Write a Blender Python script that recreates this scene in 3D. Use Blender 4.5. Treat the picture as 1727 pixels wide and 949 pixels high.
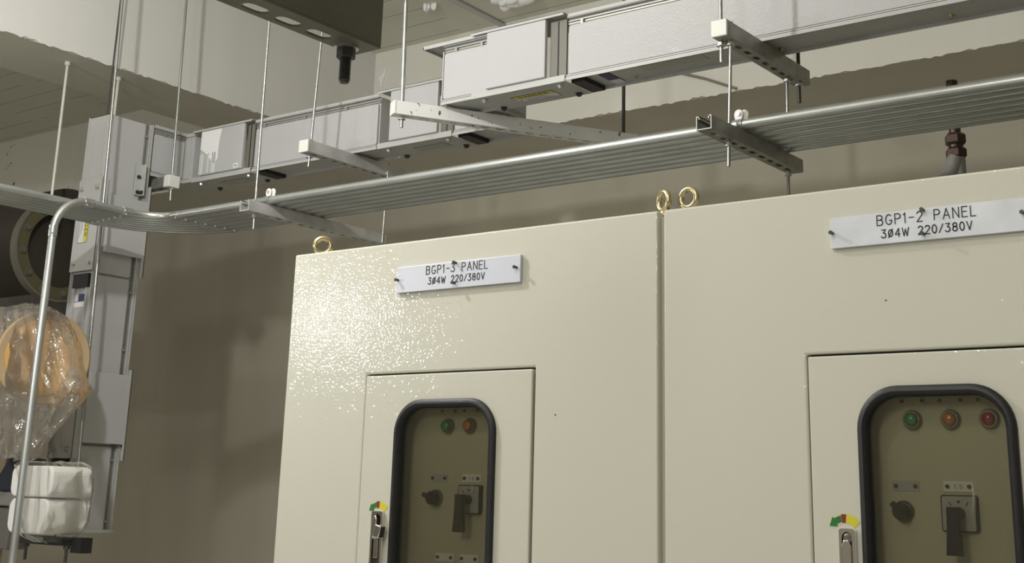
import bpy, bmesh, math, random
from mathutils import Vector, Matrix, noise

for o in list(bpy.data.objects):
    bpy.data.objects.remove(o)
S = bpy.context.scene
C = S.collection

# ---------------------------------------------------------------- camera
CAM_R = ((0.80104, 0.59902, 0.02726), (-0.14098, 0.23247, -0.96233), (-0.58175, 0.76718, 0.27055))
FPX, PX, PY = 2207.389, 871.677, 220.947
r0, r1, r2 = (Vector(v) for v in CAM_R)
cd = bpy.data.cameras.new('camera')
cam = bpy.data.objects.new('camera', cd); C.objects.link(cam)
mw = Matrix.Identity(4)
for i in range(3):
    mw[i][0] = r0[i]; mw[i][1] = -r1[i]; mw[i][2] = -r2[i]
cam.matrix_world = Matrix.Translation((0, 0, 1.6)) @ mw
cd.sensor_width = 36; cd.sensor_fit = 'HORIZONTAL'
cd.lens = FPX / 1727 * 36
cd.shift_x = (863.5 - PX) / 1727
cd.shift_y = (PY - 474.5) / 1727
cd.clip_start = 0.05; cd.clip_end = 100
S.camera = cam

# ---------------------------------------------------------------- light and exposure
S.view_settings.view_transform = 'Standard'
S.view_settings.look = 'None'
S.view_settings.gamma = 1.0
S.view_settings.use_curve_mapping = False
S.view_settings.exposure = 0.0
w = bpy.data.worlds.new('world'); S.world = w; w.use_nodes = True
w.node_tree.nodes['Background'].inputs[0].default_value = (1.0, 0.97, 0.90, 1)
w.node_tree.nodes['Background'].inputs[1].default_value = 0.10

def area(name, loc, target, sx, sy, power, col=(1, 0.985, 0.95)):
    l = bpy.data.lights.new(name, 'AREA'); l.shape = 'RECTANGLE'; l.size = sx; l.size_y = sy
    l.energy = power; l.color = col
    o = bpy.data.objects.new(name, l); C.objects.link(o)
    o.location = loc
    d = Vector(target) - Vector(loc)
    o.rotation_euler = d.to_track_quat('-Z', 'Y').to_euler()
    return o
def bulb(name, loc, r, power, col=(1, 0.99, 0.97)):
    l = bpy.data.lights.new(name, 'POINT'); l.energy = power; l.shadow_soft_size = r; l.color = col
    o = bpy.data.objects.new(name, l); C.objects.link(o); o.location = loc
    return o
bulb('near_lamp', (-2.60, 1.35, 3.06), 0.035, 72)
bulb('room_fill_light', (-0.6, -1.5, 2.7), 0.35, 70)  # added fill light behind the camera, stands for no known fitting
bulb('left_bay_lamp', (-6.2, 0.3, 2.9), 0.15, 22)
bulb('overhead_lamp', (-1.15, 0.1, 3.35), 0.12, 30)
bulb('aisle_lamp', (-3.46, 0.40, 2.21), 0.05, 27)

# ---------------------------------------------------------------- materials
def new_mat(name):
    m = bpy.data.materials.new(name); m.use_nodes = True
    nt = m.node_tree; b = nt.nodes['Principled BSDF']
    return m, nt, b
def mat(name, col, rough=0.5, metal=0.0, bump=0.0, bscale=200.0, var=0.0, vscale=4.0, spec=0.5, detail=2.0, coat=0.0):
    m, nt, b = new_mat(name)
    b.inputs['Base Color'].default_value = (*col, 1)
    b.inputs['Roughness'].default_value = rough
    b.inputs['Metallic'].default_value = metal
    b.inputs['Specular IOR Level'].default_value = spec
    b.inputs['Coat Weight'].default_value = coat
    tc = nt.nodes.new('ShaderNodeTexCoord')
    if var:
        n = nt.nodes.new('ShaderNodeTexNoise'); n.inputs['Scale'].default_value = vscale; n.inputs['Detail'].default_value = 4
        nt.links.new(tc.outputs['Object'], n.inputs['Vector'])
        r = nt.nodes.new('ShaderNodeMapRange')
        r.inputs['From Min'].default_value = 0.3; r.inputs['From Max'].default_value = 0.7
        r.inputs['To Min'].default_value = 1 - var; r.inputs['To Max'].default_value = 1 + var
        nt.links.new(n.outputs['Fac'], r.inputs['Value'])
        mx = nt.nodes.new('ShaderNodeVectorMath'); mx.operation = 'SCALE'
        mx.inputs[0].default_value = col
        nt.links.new(r.outputs['Result'], mx.inputs['Scale'])
        nt.links.new(mx.outputs['Vector'], b.inputs['Base Color'])
    if bump:
        n = nt.nodes.new('ShaderNodeTexNoise'); n.inputs['Scale'].default_value = bscale; n.inputs['Detail'].default_value = detail
        nt.links.new(tc.outputs['Object'], n.inputs['Vector'])
        bp = nt.nodes.new('ShaderNodeBump'); bp.inputs['Strength'].default_value = bump; bp.inputs['Distance'].default_value = 0.002
        nt.links.new(n.outputs['Fac'], bp.inputs['Height'])
        nt.links.new(bp.outputs['Normal'], b.inputs['Normal'])
    return m

def wall_paint(name, col, chips=None, streak=0.05):
    """painted concrete: cloudy tone, faint vertical streaks, optional dark chips and pock marks"""
    m, nt, b = new_mat(name)
    L = nt.links.new
    tc = nt.nodes.new('ShaderNodeTexCoord')
    n1 = nt.nodes.new('ShaderNodeTexNoise'); n1.inputs['Scale'].default_value = 1.6; n1.inputs['Detail'].default_value = 5
    L(tc.outputs['Object'], n1.inputs['Vector'])
    mp = nt.nodes.new('ShaderNodeMapping'); mp.inputs['Scale'].default_value = (7, 7, 0.5)
    L(tc.outputs['Object'], mp.inputs['Vector'])
    n2 = nt.nodes.new('ShaderNodeTexNoise'); n2.inputs['Scale'].default_value = 1.0; n2.inputs['Detail'].default_value = 3
    L(mp.outputs['Vector'], n2.inputs['Vector'])
    a = nt.nodes.new('ShaderNodeMath'); a.operation = 'MULTIPLY_ADD'; a.inputs[1].default_value = 0.12; a.inputs[2].default_value = 0.94
    L(n1.outputs['Fac'], a.inputs[0])
    a2 = nt.nodes.new('ShaderNodeMath'); a2.operation = 'MULTIPLY_ADD'; a2.inputs[1].default_value = streak * 2; a2.inputs[2].default_value = -streak
    L(n2.outputs['Fac'], a2.inputs[0])
    s = nt.nodes.new('ShaderNodeMath'); s.operation = 'ADD'
    L(a.outputs[0], s.inputs[0]); L(a2.outputs[0], s.inputs[1])
    v = nt.nodes.new('ShaderNodeVectorMath'); v.operation = 'SCALE'; v.inputs[0].default_value = col
    L(s.outputs[0], v.inputs['Scale'])
    out = v.outputs['Vector']
    if chips:
        n3 = nt.nodes.new('ShaderNodeTexNoise'); n3.inputs['Scale'].default_value = 14; n3.inputs['Detail'].default_value = 3; n3.inputs['Distortion'].default_value = 0.6
        L(tc.outputs['Object'], n3.inputs['Vector'])
        n4 = nt.nodes.new('ShaderNodeTexNoise'); n4.inputs['Scale'].default_value = 2.2
        L(tc.outputs['Object'], n4.inputs['Vector'])
        q = nt.nodes.new('ShaderNodeMath'); q.operation = 'MULTIPLY_ADD'; q.inputs[1].default_value = 0.35; q.inputs[2].default_value = 0
        L(n4.outputs['Fac'], q.inputs[0])
        q2 = nt.nodes.new('ShaderNodeMath'); q2.operation = 'ADD'
        L(n3.outputs['Fac'], q2.inputs[0]); L(q.outputs[0], q2.inputs[1])
        g = nt.nodes.new('ShaderNodeMath'); g.operation = 'GREATER_THAN'; g.inputs[1].default_value = chips
        L(q2.outputs[0], g.inputs[0])
        mx = nt.nodes.new('ShaderNodeMix'); mx.data_type = 'RGBA'
        L(g.outputs[0], mx.inputs['Factor']); L(out, mx.inputs['A']); mx.inputs['B'].default_value = (0.13, 0.12, 0.10, 1)
        out = mx.outputs['Result']
    L(out, b.inputs['Base Color'])
    b.inputs['Roughness'].default_value = 0.75
    b.inputs['Specular IOR Level'].default_value = 0.25
    n5 = nt.nodes.new('ShaderNodeTexNoise'); n5.inputs['Scale'].default_value = 60
    L(tc.outputs['Object'], n5.inputs['Vector'])
    bp = nt.nodes.new('ShaderNodeBump'); bp.inputs['Strength'].default_value = 0.15; bp.inputs['Distance'].default_value = 0.003
    L(n5.outputs['Fac'], bp.inputs['Height']); L(bp.outputs['Normal'], b.inputs['Normal'])
    return m

def board_concrete(name, col):
    """slab soffit cast on boards: joints along X every 0.3 m"""
    m, nt, b = new_mat(name); L = nt.links.new
    tc = nt.nodes.new('ShaderNodeTexCoord')
    sp = nt.nodes.new('ShaderNodeSeparateXYZ'); L(tc.outputs['Object'], sp.inputs[0])
    n = nt.nodes.new('ShaderNodeTexNoise'); n.inputs['Scale'].default_value = 2.5; n.inputs['Detail'].default_value = 4
    L(tc.outputs['Object'], n.inputs['Vector'])
    a = nt.nodes.new('ShaderNodeMath'); a.operation = 'MULTIPLY'; a.inputs[1].default_value = 1 / 0.15
    L(sp.outputs['Y'], a.inputs[0])
    f = nt.nodes.new('ShaderNodeMath'); f.operation = 'FRACT'; L(a.outputs[0], f.inputs[0])
    c = nt.nodes.new('ShaderNodeMath'); c.operation = 'LESS_THAN'; c.inputs[1].default_value = 0.035; L(f.outputs[0], c.inputs[0])
    mask = nt.nodes.new('ShaderNodeTexNoise'); mask.inputs['Scale'].default_value = 3.0
    L(tc.outputs['Object'], mask.inputs['Vector'])
    mm = nt.nodes.new('ShaderNodeMath'); mm.operation = 'GREATER_THAN'; mm.inputs[1].default_value = 0.44; L(mask.outputs['Fac'], mm.inputs[0])
    c2 = nt.nodes.new('ShaderNodeMath'); c2.operation = 'MULTIPLY'; L(c.outputs[0], c2.inputs[0]); L(mm.outputs[0], c2.inputs[1])
    k = nt.nodes.new('ShaderNodeMath'); k.operation = 'MULTIPLY_ADD'; k.inputs[1].default_value = 0.2; k.inputs[2].default_value = 0.9; L(n.outputs['Fac'], k.inputs[0])
    k2 = nt.nodes.new('ShaderNodeMath'); k2.operation = 'MULTIPLY_ADD'; k2.inputs[1].default_value = -0.55; L(c2.outputs[0], k2.inputs[0]); L(k.outputs[0], k2.inputs[2])
    v = nt.nodes.new('ShaderNodeVectorMath'); v.operation = 'SCALE'; v.inputs[0].default_value = col; L(k2.outputs[0], v.inputs['Scale'])
    L(v.outputs['Vector'], b.inputs['Base Color'])
    b.inputs['Roughness'].default_value = 0.8
    bp = nt.nodes.new('ShaderNodeBump'); bp.inputs['Strength'].default_value = 0.6; bp.inputs['Distance'].default_value = 0.004; bp.invert = True
    L(c.outputs[0], bp.inputs['Height']); L(bp.outputs['Normal'], b.inputs['Normal'])
    return m

def chipped(name, base, under, thr, scale=30):
    m, nt, b = new_mat(name); L = nt.links.new
    tc = nt.nodes.new('ShaderNodeTexCoord')
    n = nt.nodes.new('ShaderNodeTexNoise'); n.inputs['Scale'].default_value = scale; n.inputs['Detail'].default_value = 3
    L(tc.outputs['Object'], n.inputs['Vector'])
    g = nt.nodes.new('ShaderNodeMath'); g.operation = 'GREATER_THAN'; g.inputs[1].default_value = thr; L(n.outputs['Fac'], g.inputs[0])
    mx = nt.nodes.new('ShaderNodeMix'); mx.data_type = 'RGBA'; L(g.outputs[0], mx.inputs['Factor'])
    mx.inputs['A'].default_value = (*base, 1); mx.inputs['B'].default_value = (*under, 1)
    L(mx.outputs['Result'], b.inputs['Base Color']); b.inputs['Roughness'].default_value = 0.5
    return m

def film(name, tint=(0.9, 0.88, 0.84), fac=0.35, rough=0.15, blend=0.4):
    m, nt, b = new_mat(name); L = nt.links.new
    nt.nodes.remove(b)
    out = nt.nodes['Material Output']
    tr = nt.nodes.new('ShaderNodeBsdfTransparent'); tr.inputs[0].default_value = (*tint, 1)
    gl = nt.nodes.new('ShaderNodeBsdfGlossy'); gl.inputs['Roughness'].default_value = rough; gl.inputs[0].default_value = (1, 1, 1, 1)
    df = nt.nodes.new('ShaderNodeBsdfTranslucent'); df.inputs[0].default_value = (0.8, 0.78, 0.74, 1)
    d2 = nt.nodes.new('ShaderNodeBsdfDiffuse'); d2.inputs[0].default_value = (0.75, 0.73, 0.7, 1)
    m0 = nt.nodes.new('ShaderNodeMixShader'); m0.inputs[0].default_value = 0.6; L(df.outputs[0], m0.inputs[1]); L(d2.outputs[0], m0.inputs[2])
    m1 = nt.nodes.new('ShaderNodeMixShader'); m1.inputs[0].default_value = fac; L(tr.outputs[0], m1.inputs[1]); L(m0.outputs[0], m1.inputs[2])
    lw = nt.nodes.new('ShaderNodeLayerWeight'); lw.inputs['Blend'].default_value = blend
    m2 = nt.nodes.new('ShaderNodeMixShader'); L(lw.outputs['Fresnel'], m2.inputs[0]); L(m1.outputs[0], m2.inputs[1]); L(gl.outputs[0], m2.inputs[2])
    tc = nt.nodes.new('ShaderNodeTexCoord')
    n = nt.nodes.new('ShaderNodeTexNoise'); n.inputs['Scale'].default_value = 26; n.inputs['Detail'].default_value = 3; n.inputs['Distortion'].default_value = 1.0
    L(tc.outputs['Object'], n.inputs['Vector'])
    bp = nt.nodes.new('ShaderNodeBump'); bp.inputs['Strength'].default_value = 0.8; bp.inputs['Distance'].default_value = 0.012
    L(n.outputs['Fac'], bp.inputs['Height'])
    L(bp.outputs['Normal'], gl.inputs['Normal']); L(bp.outputs['Normal'], d2.inputs['Normal'])
    L(m2.outputs[0], out.inputs['Surface'])
    return m

def clear_pane(name):
    m, nt, b = new_mat(name); L = nt.links.new
    nt.nodes.remove(b); out = nt.nodes['Material Output']
    tr = nt.nodes.new('ShaderNodeBsdfTransparent'); tr.inputs[0].default_value = (0.88, 0.87, 0.80, 1)
    gl = nt.nodes.new('ShaderNodeBsdfGlossy'); gl.inputs['Roughness'].default_value = 0.03
    df = nt.nodes.new('ShaderNodeBsdfDiffuse'); df.inputs[0].default_value = (0.7, 0.68, 0.6, 1)
    tc = nt.nodes.new('ShaderNodeTexCoord')
    mp = nt.nodes.new('ShaderNodeMapping'); mp.inputs['Scale'].default_value = (60, 60, 9); mp.inputs['Rotation'].default_value = (0, 0.25, 0)
    L(tc.outputs['Object'], mp.inputs['Vector'])
    n = nt.nodes.new('ShaderNodeTexNoise'); n.inputs['Scale'].default_value = 1.0; n.inputs['Detail'].default_value = 2; L(mp.outputs[0], n.inputs['Vector'])
    r = nt.nodes.new('ShaderNodeMapRange'); r.inputs['From Min'].default_value = 0.70; r.inputs['From Max'].default_value = 0.80
    r.inputs['To Min'].default_value = 0.008; r.inputs['To Max'].default_value = 0.30
    L(n.outputs['Fac'], r.inputs['Value'])
    m1 = nt.nodes.new('ShaderNodeMixShader'); L(r.outputs[0], m1.inputs[0]); L(tr.outputs[0], m1.inputs[1]); L(df.outputs[0], m1.inputs[2])
    fr = nt.nodes.new('ShaderNodeFresnel'); fr.inputs['IOR'].default_value = 1.45
    m2 = nt.nodes.new('ShaderNodeMixShader'); L(fr.outputs[0], m2.inputs[0]); L(m1.outputs[0], m2.inputs[1]); L(gl.outputs[0], m2.inputs[2])
    L(m2.outputs[0], out.inputs['Surface'])
    return m

def enamel(name, col, bscale):
    """powder coat: even colour under a lightly dimpled clear gloss"""
    m = mat(name, col, 0.5, bump=0.05, bscale=bscale, spec=0.3)
    nt = m.node_tree; b = nt.nodes['Principled BSDF']
    b.inputs['Coat Weight'].default_value = 0.75; b.inputs['Coat Roughness'].default_value = 0.05
    tc = nt.nodes.new('ShaderNodeTexCoord')
    n = nt.nodes.new('ShaderNodeTexNoise'); n.inputs['Scale'].default_value = bscale; n.inputs['Detail'].default_value = 0.6
    nt.links.new(tc.outputs['Object'], n.inputs['Vector'])
    bp = nt.nodes.new('ShaderNodeBump'); bp.inputs['Strength'].default_value = 0.34; bp.inputs['Distance'].default_value = 0.002
    nt.links.new(n.outputs['Fac'], bp.inputs['Height']); nt.links.new(bp.outputs['Normal'], b.inputs['Coat Normal'])
    return m
M = {}
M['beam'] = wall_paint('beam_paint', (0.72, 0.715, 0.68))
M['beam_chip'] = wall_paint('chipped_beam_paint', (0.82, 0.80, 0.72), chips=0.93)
M['wall'] = wall_paint('wall_paint', (0.50, 0.465, 0.38), streak=0.08)
M['slab'] = board_concrete('board_marked_concrete', (0.66, 0.64, 0.55))
M['floor'] = mat('floor_paint', (0.64, 0.64, 0.60), 0.5, var=0.08)
M['cream'] = enamel('cream_enamel', (0.60, 0.59, 0.505), 188)
M['cream_in'] = mat('cream_inner_enamel', (0.50, 0.485, 0.39), 0.45, bump=0.15, bscale=420)
M['gap'] = mat('dark_gap', (0.03, 0.028, 0.02), 0.8)
M['rubber'] = mat('black_rubber', (0.010, 0.010, 0.011), 0.5, bump=0.3, bscale=90)
M['duct'] = enamel('duct_enamel', (0.47, 0.47, 0.475), 155)
M['duct_plain'] = mat('duct_flange_enamel', (0.47, 0.47, 0.455), 0.42)
M['duct_dark'] = mat('duct_insert', (0.015, 0.015, 0.017), 0.5)
M['rail'] = mat('mill_aluminium', (0.42, 0.41, 0.38), 0.4, 0.7)
M['galv'] = mat('galvanized_steel', (0.50, 0.52, 0.52), 0.34, 0.85, bump=0.1, bscale=60, var=0.18, vscale=18)
M['tube'] = mat('conduit_zinc', (0.50, 0.52, 0.51), 0.33, 0.75, bump=0.05, bscale=40, var=0.08, vscale=9)
M['tube_br'] = mat('conduit_bright_zinc', (0.62, 0.64, 0.64), 0.24, 0.9, var=0.08, vscale=15)
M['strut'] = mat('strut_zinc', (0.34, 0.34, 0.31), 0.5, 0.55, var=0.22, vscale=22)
M['strut_dark'] = mat('strut_unlit_zinc', (0.16, 0.155, 0.125), 0.55, 0.5, var=0.15, vscale=9)  # darkened zinc, the unlit look is put into the colour
M['strut_white'] = chipped('chipped_white_paint', (0.86, 0.86, 0.84), (0.12, 0.11, 0.09), 0.66, 60)
M['cap'] = mat('white_plastic', (0.80, 0.79, 0.74), 0.4)
M['bolt'] = mat('dark_bolt', (0.07, 0.07, 0.065), 0.45, 0.6)
M['rod'] = mat('zinc_rod', (0.40, 0.41, 0.40), 0.32, 0.85, bump=0.3, bscale=300)
M['strut_lit'] = mat('lit_strut_zinc', (0.55, 0.55, 0.54), 0.5, 0.25, var=0.18, vscale=16)  # lighter copy of the strut zinc, lit side put into the colour
M['nut'] = mat('zinc_nut', (0.60, 0.60, 0.57), 0.35, 0.8)
M['gold'] = mat('yellow_zinc', (0.62, 0.53, 0.33), 0.25, 0.95)
M['white_pl'] = mat('white_engraved_plate', (0.62, 0.64, 0.72), 0.35)
M['grey_pl'] = mat('weathered_engraved_plate', (0.66, 0.68, 0.73), 0.4, var=0.10, vscale=14)
M['ink'] = mat('black_ink', (0.02, 0.02, 0.02), 0.6)
M['inkgrey'] = mat('grey_ink', (0.10, 0.10, 0.10), 0.6)
M['chrome'] = mat('chrome', (0.72, 0.70, 0.69), 0.14, 1.0)
M['chrome_dk'] = mat('satin_chrome', (0.34, 0.32, 0.31), 0.3, 1.0)
M['pocket'] = mat('latch_pocket', (0.05, 0.04, 0.03), 0.5)
M['yellow'] = mat('yellow_print', (0.62, 0.58, 0.03), 0.5)
M['paleyel'] = mat('pale_yellow_print', (0.60, 0.60, 0.28), 0.5)
M['green'] = mat('green_print', (0.02, 0.16, 0.04), 0.5)
M['red'] = mat('red_print', (0.22, 0.02, 0.015), 0.5)
M['lgreen'] = mat('green_lens', (0.01, 0.22, 0.06), 0.12, coat=0.5)
M['lamber'] = mat('amber_lens', (0.42, 0.13, 0.01), 0.12, coat=0.5)
M['lred'] = mat('red_lens', (0.26, 0.005, 0.02), 0.12, coat=0.5)
M['bezel'] = mat('lamp_bezel', (0.25, 0.24, 0.22), 0.3, 0.8)
M['black'] = mat('black_plastic', (0.018, 0.016, 0.014), 0.4)
M['brownblack'] = mat('dark_lever_plastic', (0.035, 0.03, 0.024), 0.5)
M['swgrey'] = mat('switch_plate_grey', (0.40, 0.40, 0.42), 0.4)
M['pane'] = clear_pane('acrylic_pane')
M['label_w'] = mat('label_white', (0.70, 0.70, 0.74), 0.5)
M['label_y'] = mat('label_yellow', (0.65, 0.58, 0.08), 0.5)
M['label_b'] = mat('label_navy', (0.04, 0.05, 0.13), 0.5)
M['label_f'] = mat('label_faded', (0.42, 0.41, 0.36), 0.5)
M['rodwhite'] = mat('white_painted_rod', (0.66, 0.65, 0.58), 0.5)
M['foam'] = mat('white_foam', (0.80, 0.80, 0.78), 0.7, bump=0.3, bscale=60)
M['pipedark'] = mat('dark_brown_pipe', (0.030, 0.024, 0.018), 0.6, var=0.2, vscale=4)
M['greysheet'] = mat('grey_sheet_metal', (0.13, 0.128, 0.115), 0.5)
M['olive'] = mat('olive_flange', (0.085, 0.076, 0.035), 0.6)
M['rim'] = mat('flange_rim', (0.13, 0.12, 0.095), 0.5)
M['ochre'] = mat('ochre_plastic', (0.52, 0.31, 0.085), 0.5)
M['ochre_rim'] = mat('ochre_rim', (0.42, 0.31, 0.18), 0.5)
M['carton'] = mat('brown_carton', (0.36, 0.28, 0.20), 0.75)
M['navy'] = mat('navy_casting', (0.03, 0.035, 0.055), 0.5)
M['rust'] = mat('rusty_brown_steel', (0.065, 0.042, 0.034), 0.35, 0.6, bump=0.3, bscale=50)
M['greypipe'] = mat('grey_painted_pipe', (0.22, 0.22, 0.20), 0.45)
M['film'] = film('clear_film', (0.95, 0.92, 0.88), 0.16, 0.10)
M['film2'] = film('foggy_film', (0.97, 0.96, 0.94), 0.08, 0.08, 0.16)
M['foamdrip'] = mat('dried_foam', (0.93, 0.93, 0.91), 0.8)
M['dripwhite'] = mat('white_paint_run', (0.80, 0.80, 0.79), 0.4)
M['splice_shaded'] = mat('shaded_splice_plate', (0.17, 0.163, 0.135), 0.5)  # colour darkened to carry the shade of the recess
M['shadowline'] = mat('grey_shadowline', (0.26, 0.24, 0.19), 0.6)

# ---------------------------------------------------------------- mesh helpers
def obj(name, bm, m, parent=None, smooth=False, bevel=0.0, seg=2, mats=None):
    me = bpy.data.meshes.new(name)
    bmesh.ops.recalc_face_normals(bm, faces=bm.faces[:])
    bm.to_mesh(me); bm.free()
    o = bpy.data.objects.new(name, me); C.objects.link(o)
    for mm in (mats or [m]):
        me.materials.append(mm)
    if smooth:
        for p in me.polygons: p.use_smooth = True
        me.set_sharp_from_angle(angle=math.radians(38))
    if bevel:
        md = o.modifiers.new('bevel', 'BEVEL'); md.width = bevel; md.segments = seg; md.limit_method = 'ANGLE'; md.angle_limit = math.radians(40)
    if parent: o.parent = parent
    return o
def nb(): return bmesh.new()
def add_box(bm, a, b, Mx=None, mi=0):
    x0, y0, z0 = a; x1, y1, z1 = b
    vs = [bm.verts.new(v) for v in ((x0,y0,z0),(x1,y0,z0),(x1,y1,z0),(x0,y1,z0),(x0,y0,z1),(x1,y0,z1),(x1,y1,z1),(x0,y1,z1))]
    fs = [bm.faces.new([vs[i] for i in f]) for f in ((0,3,2,1),(4,5,6,7),(0,1,5,4),(1,2,6,5),(2,3,7,6),(3,0,4,7))]
    for f in fs: f.material_index = mi
    if Mx: bmesh.ops.transform(bm, matrix=Mx, verts=vs)
    return vs
def add_cyl(bm, p0, p1, r, n=16, r2_=None, mi=0, phase=0.0):
    p0 = Vector(p0); p1 = Vector(p1); d = (p1 - p0).normalized()
    u = d.orthogonal().normalized(); v = d.cross(u)
    rr = r if r2_ is None else r2_
    A = []; B = []
    for i in range(n):
        t = 2*math.pi*i/n + phase
        o = math.cos(t)*u + math.sin(t)*v
        A.append(bm.verts.new(p0 + o*r)); B.append(bm.verts.new(p1 + o*rr))
    fs = [bm.faces.new(A[::-1]), bm.faces.new(B)]
    for i in range(n):
        j = (i+1) % n
        fs.append(bm.faces.new((A[i], A[j], B[j], B[i])))
    for f in fs: f.material_index = mi
def add_tube(bm, pts, r, n=14, caps=True):
    pts = [Vector(p) for p in pts]
    rings = []; u = None
    for i, p in enumerate(pts):
        if i == 0: d = pts[1]-p
        elif i == len(pts)-1: d = p-pts[i-1]
        else: d = (pts[i+1]-p).normalized() + (p-pts[i-1]).normalized()
        d.normalize()
        if u is None: u = d.orthogonal().normalized()
        else: u = (u - d*u.dot(d)).normalized()
        v = d.cross(u)
        rings.append([bm.verts.new(p + r*(math.cos(2*math.pi*k/n)*u + math.sin(2*math.pi*k/n)*v)) for k in range(n)])
    for a, b in zip(rings, rings[1:]):
        for k in range(n):
            l = (k+1) % n
            bm.faces.new((a[k], a[l], b[l], b[k]))
    if caps:
        bm.faces.new(rings[0][::-1]); bm.faces.new(rings[-1])
def add_lathe(bm, prof, centre, axis='Y', n=32, sgn=1, cap=False):
    """profile of (radius, height); height runs along sgn*axis"""
    rings = []
    for r, h in prof:
        ring = []
        for k in range(n):
            t = 2*math.pi*k/n
            a, b = r*math.cos(t), r*math.sin(t)
            if axis == 'Y': p = (a, sgn*h, b)
            elif axis == 'Z': p = (a, b, sgn*h)
            else: p = (sgn*h, a, b)
            ring.append(bm.verts.new(Vector(p)+Vector(centre)))
        rings.append(ring)
    for A, B in zip(rings, rings[1:]):
        for k in range(n):
            l = (k+1) % n
            bm.faces.new((A[k], A[l], B[l], B[k]))
    if prof[0][0] > 1e-6 and cap: bm.faces.new(rings[0][::-1])
    if prof[-1][0] > 1e-6 and cap: bm.faces.new(rings[-1])
    bmesh.ops.remove_doubles(bm, verts=bm.verts[:], dist=1e-7)
def add_prism(bm, pts, h, holes=(), Mx=None, mi=0):
    """2D outline (x,z) with holes, y from 0 to h (towards +y)"""
    n0 = len(bm.verts)
    tmp = bmesh.new()
    edges = []
    for loop in (pts, *holes):
        vs = [tmp.verts.new((p[0], 0, p[1])) for p in loop]
        for a, b in zip(vs, vs[1:]+vs[:1]): edges.append(tmp.edges.new((a, b)))
    bmesh.ops.triangle_fill(tmp, edges=edges, use_beauty=True, use_dissolve=False)
    r = bmesh.ops.extrude_face_region(tmp, geom=tmp.faces[:])
    vv = [g for g in r['geom'] if isinstance(g, bmesh.types.BMVert)]
    bmesh.ops.translate(tmp, verts=vv, vec=(0, h, 0))
    bmesh.ops.dissolve_limit(tmp, angle_limit=0.002, verts=tmp.verts[:], edges=tmp.edges[:]) if not holes else None
    if Mx: bmesh.ops.transform(tmp, matrix=Mx, verts=tmp.verts[:])
    mp = {}
    for v in tmp.verts: mp[v] = bm.verts.new(v.co)
    for f in tmp.faces:
        nf = bm.faces.new([mp[v] for v in f.verts]); nf.material_index = mi
    tmp.free()
def rrect(x0, z0, x1, z1, r, n=8):
    out = []
    for cx, cz, a0 in ((x1-r, z1-r, 0), (x0+r, z1-r, 90), (x0+r, z0+r, 180), (x1-r, z0+r, 270)):
        for k in range(n+1):
            t = math.radians(a0 + 90*k/n)
            out.append((cx + r*math.cos(t), cz + r*math.sin(t)))
    return out
def empty(name, loc=(0,0,0), Mx=None):
    o = bpy.data.objects.new(name, None); C.objects.link(o)
    o.empty_display_size = 0.05
    o.matrix_world = Mx if Mx else Matrix.Translation(loc)
    return o
def tag(o, label, cat, group=None, kind=None):
    if label: o['label'] = label
    if cat: o['category'] = cat
    if group: o['group'] = group
    if kind: o['kind'] = kind
    return o
def thing(name, label, cat, loc=(0,0,0), Mx=None, group=None):
    return tag(empty(name, loc, Mx), label, cat, group)
def struct(name, bm, m, label=None):
    o = obj(name, bm, m); o['kind'] = 'structure'
    if label: o['label'] = label; 
    return o
T = Matrix.Translation
def RZ(a): return Matrix.Rotation(a, 4, 'Z')

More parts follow.
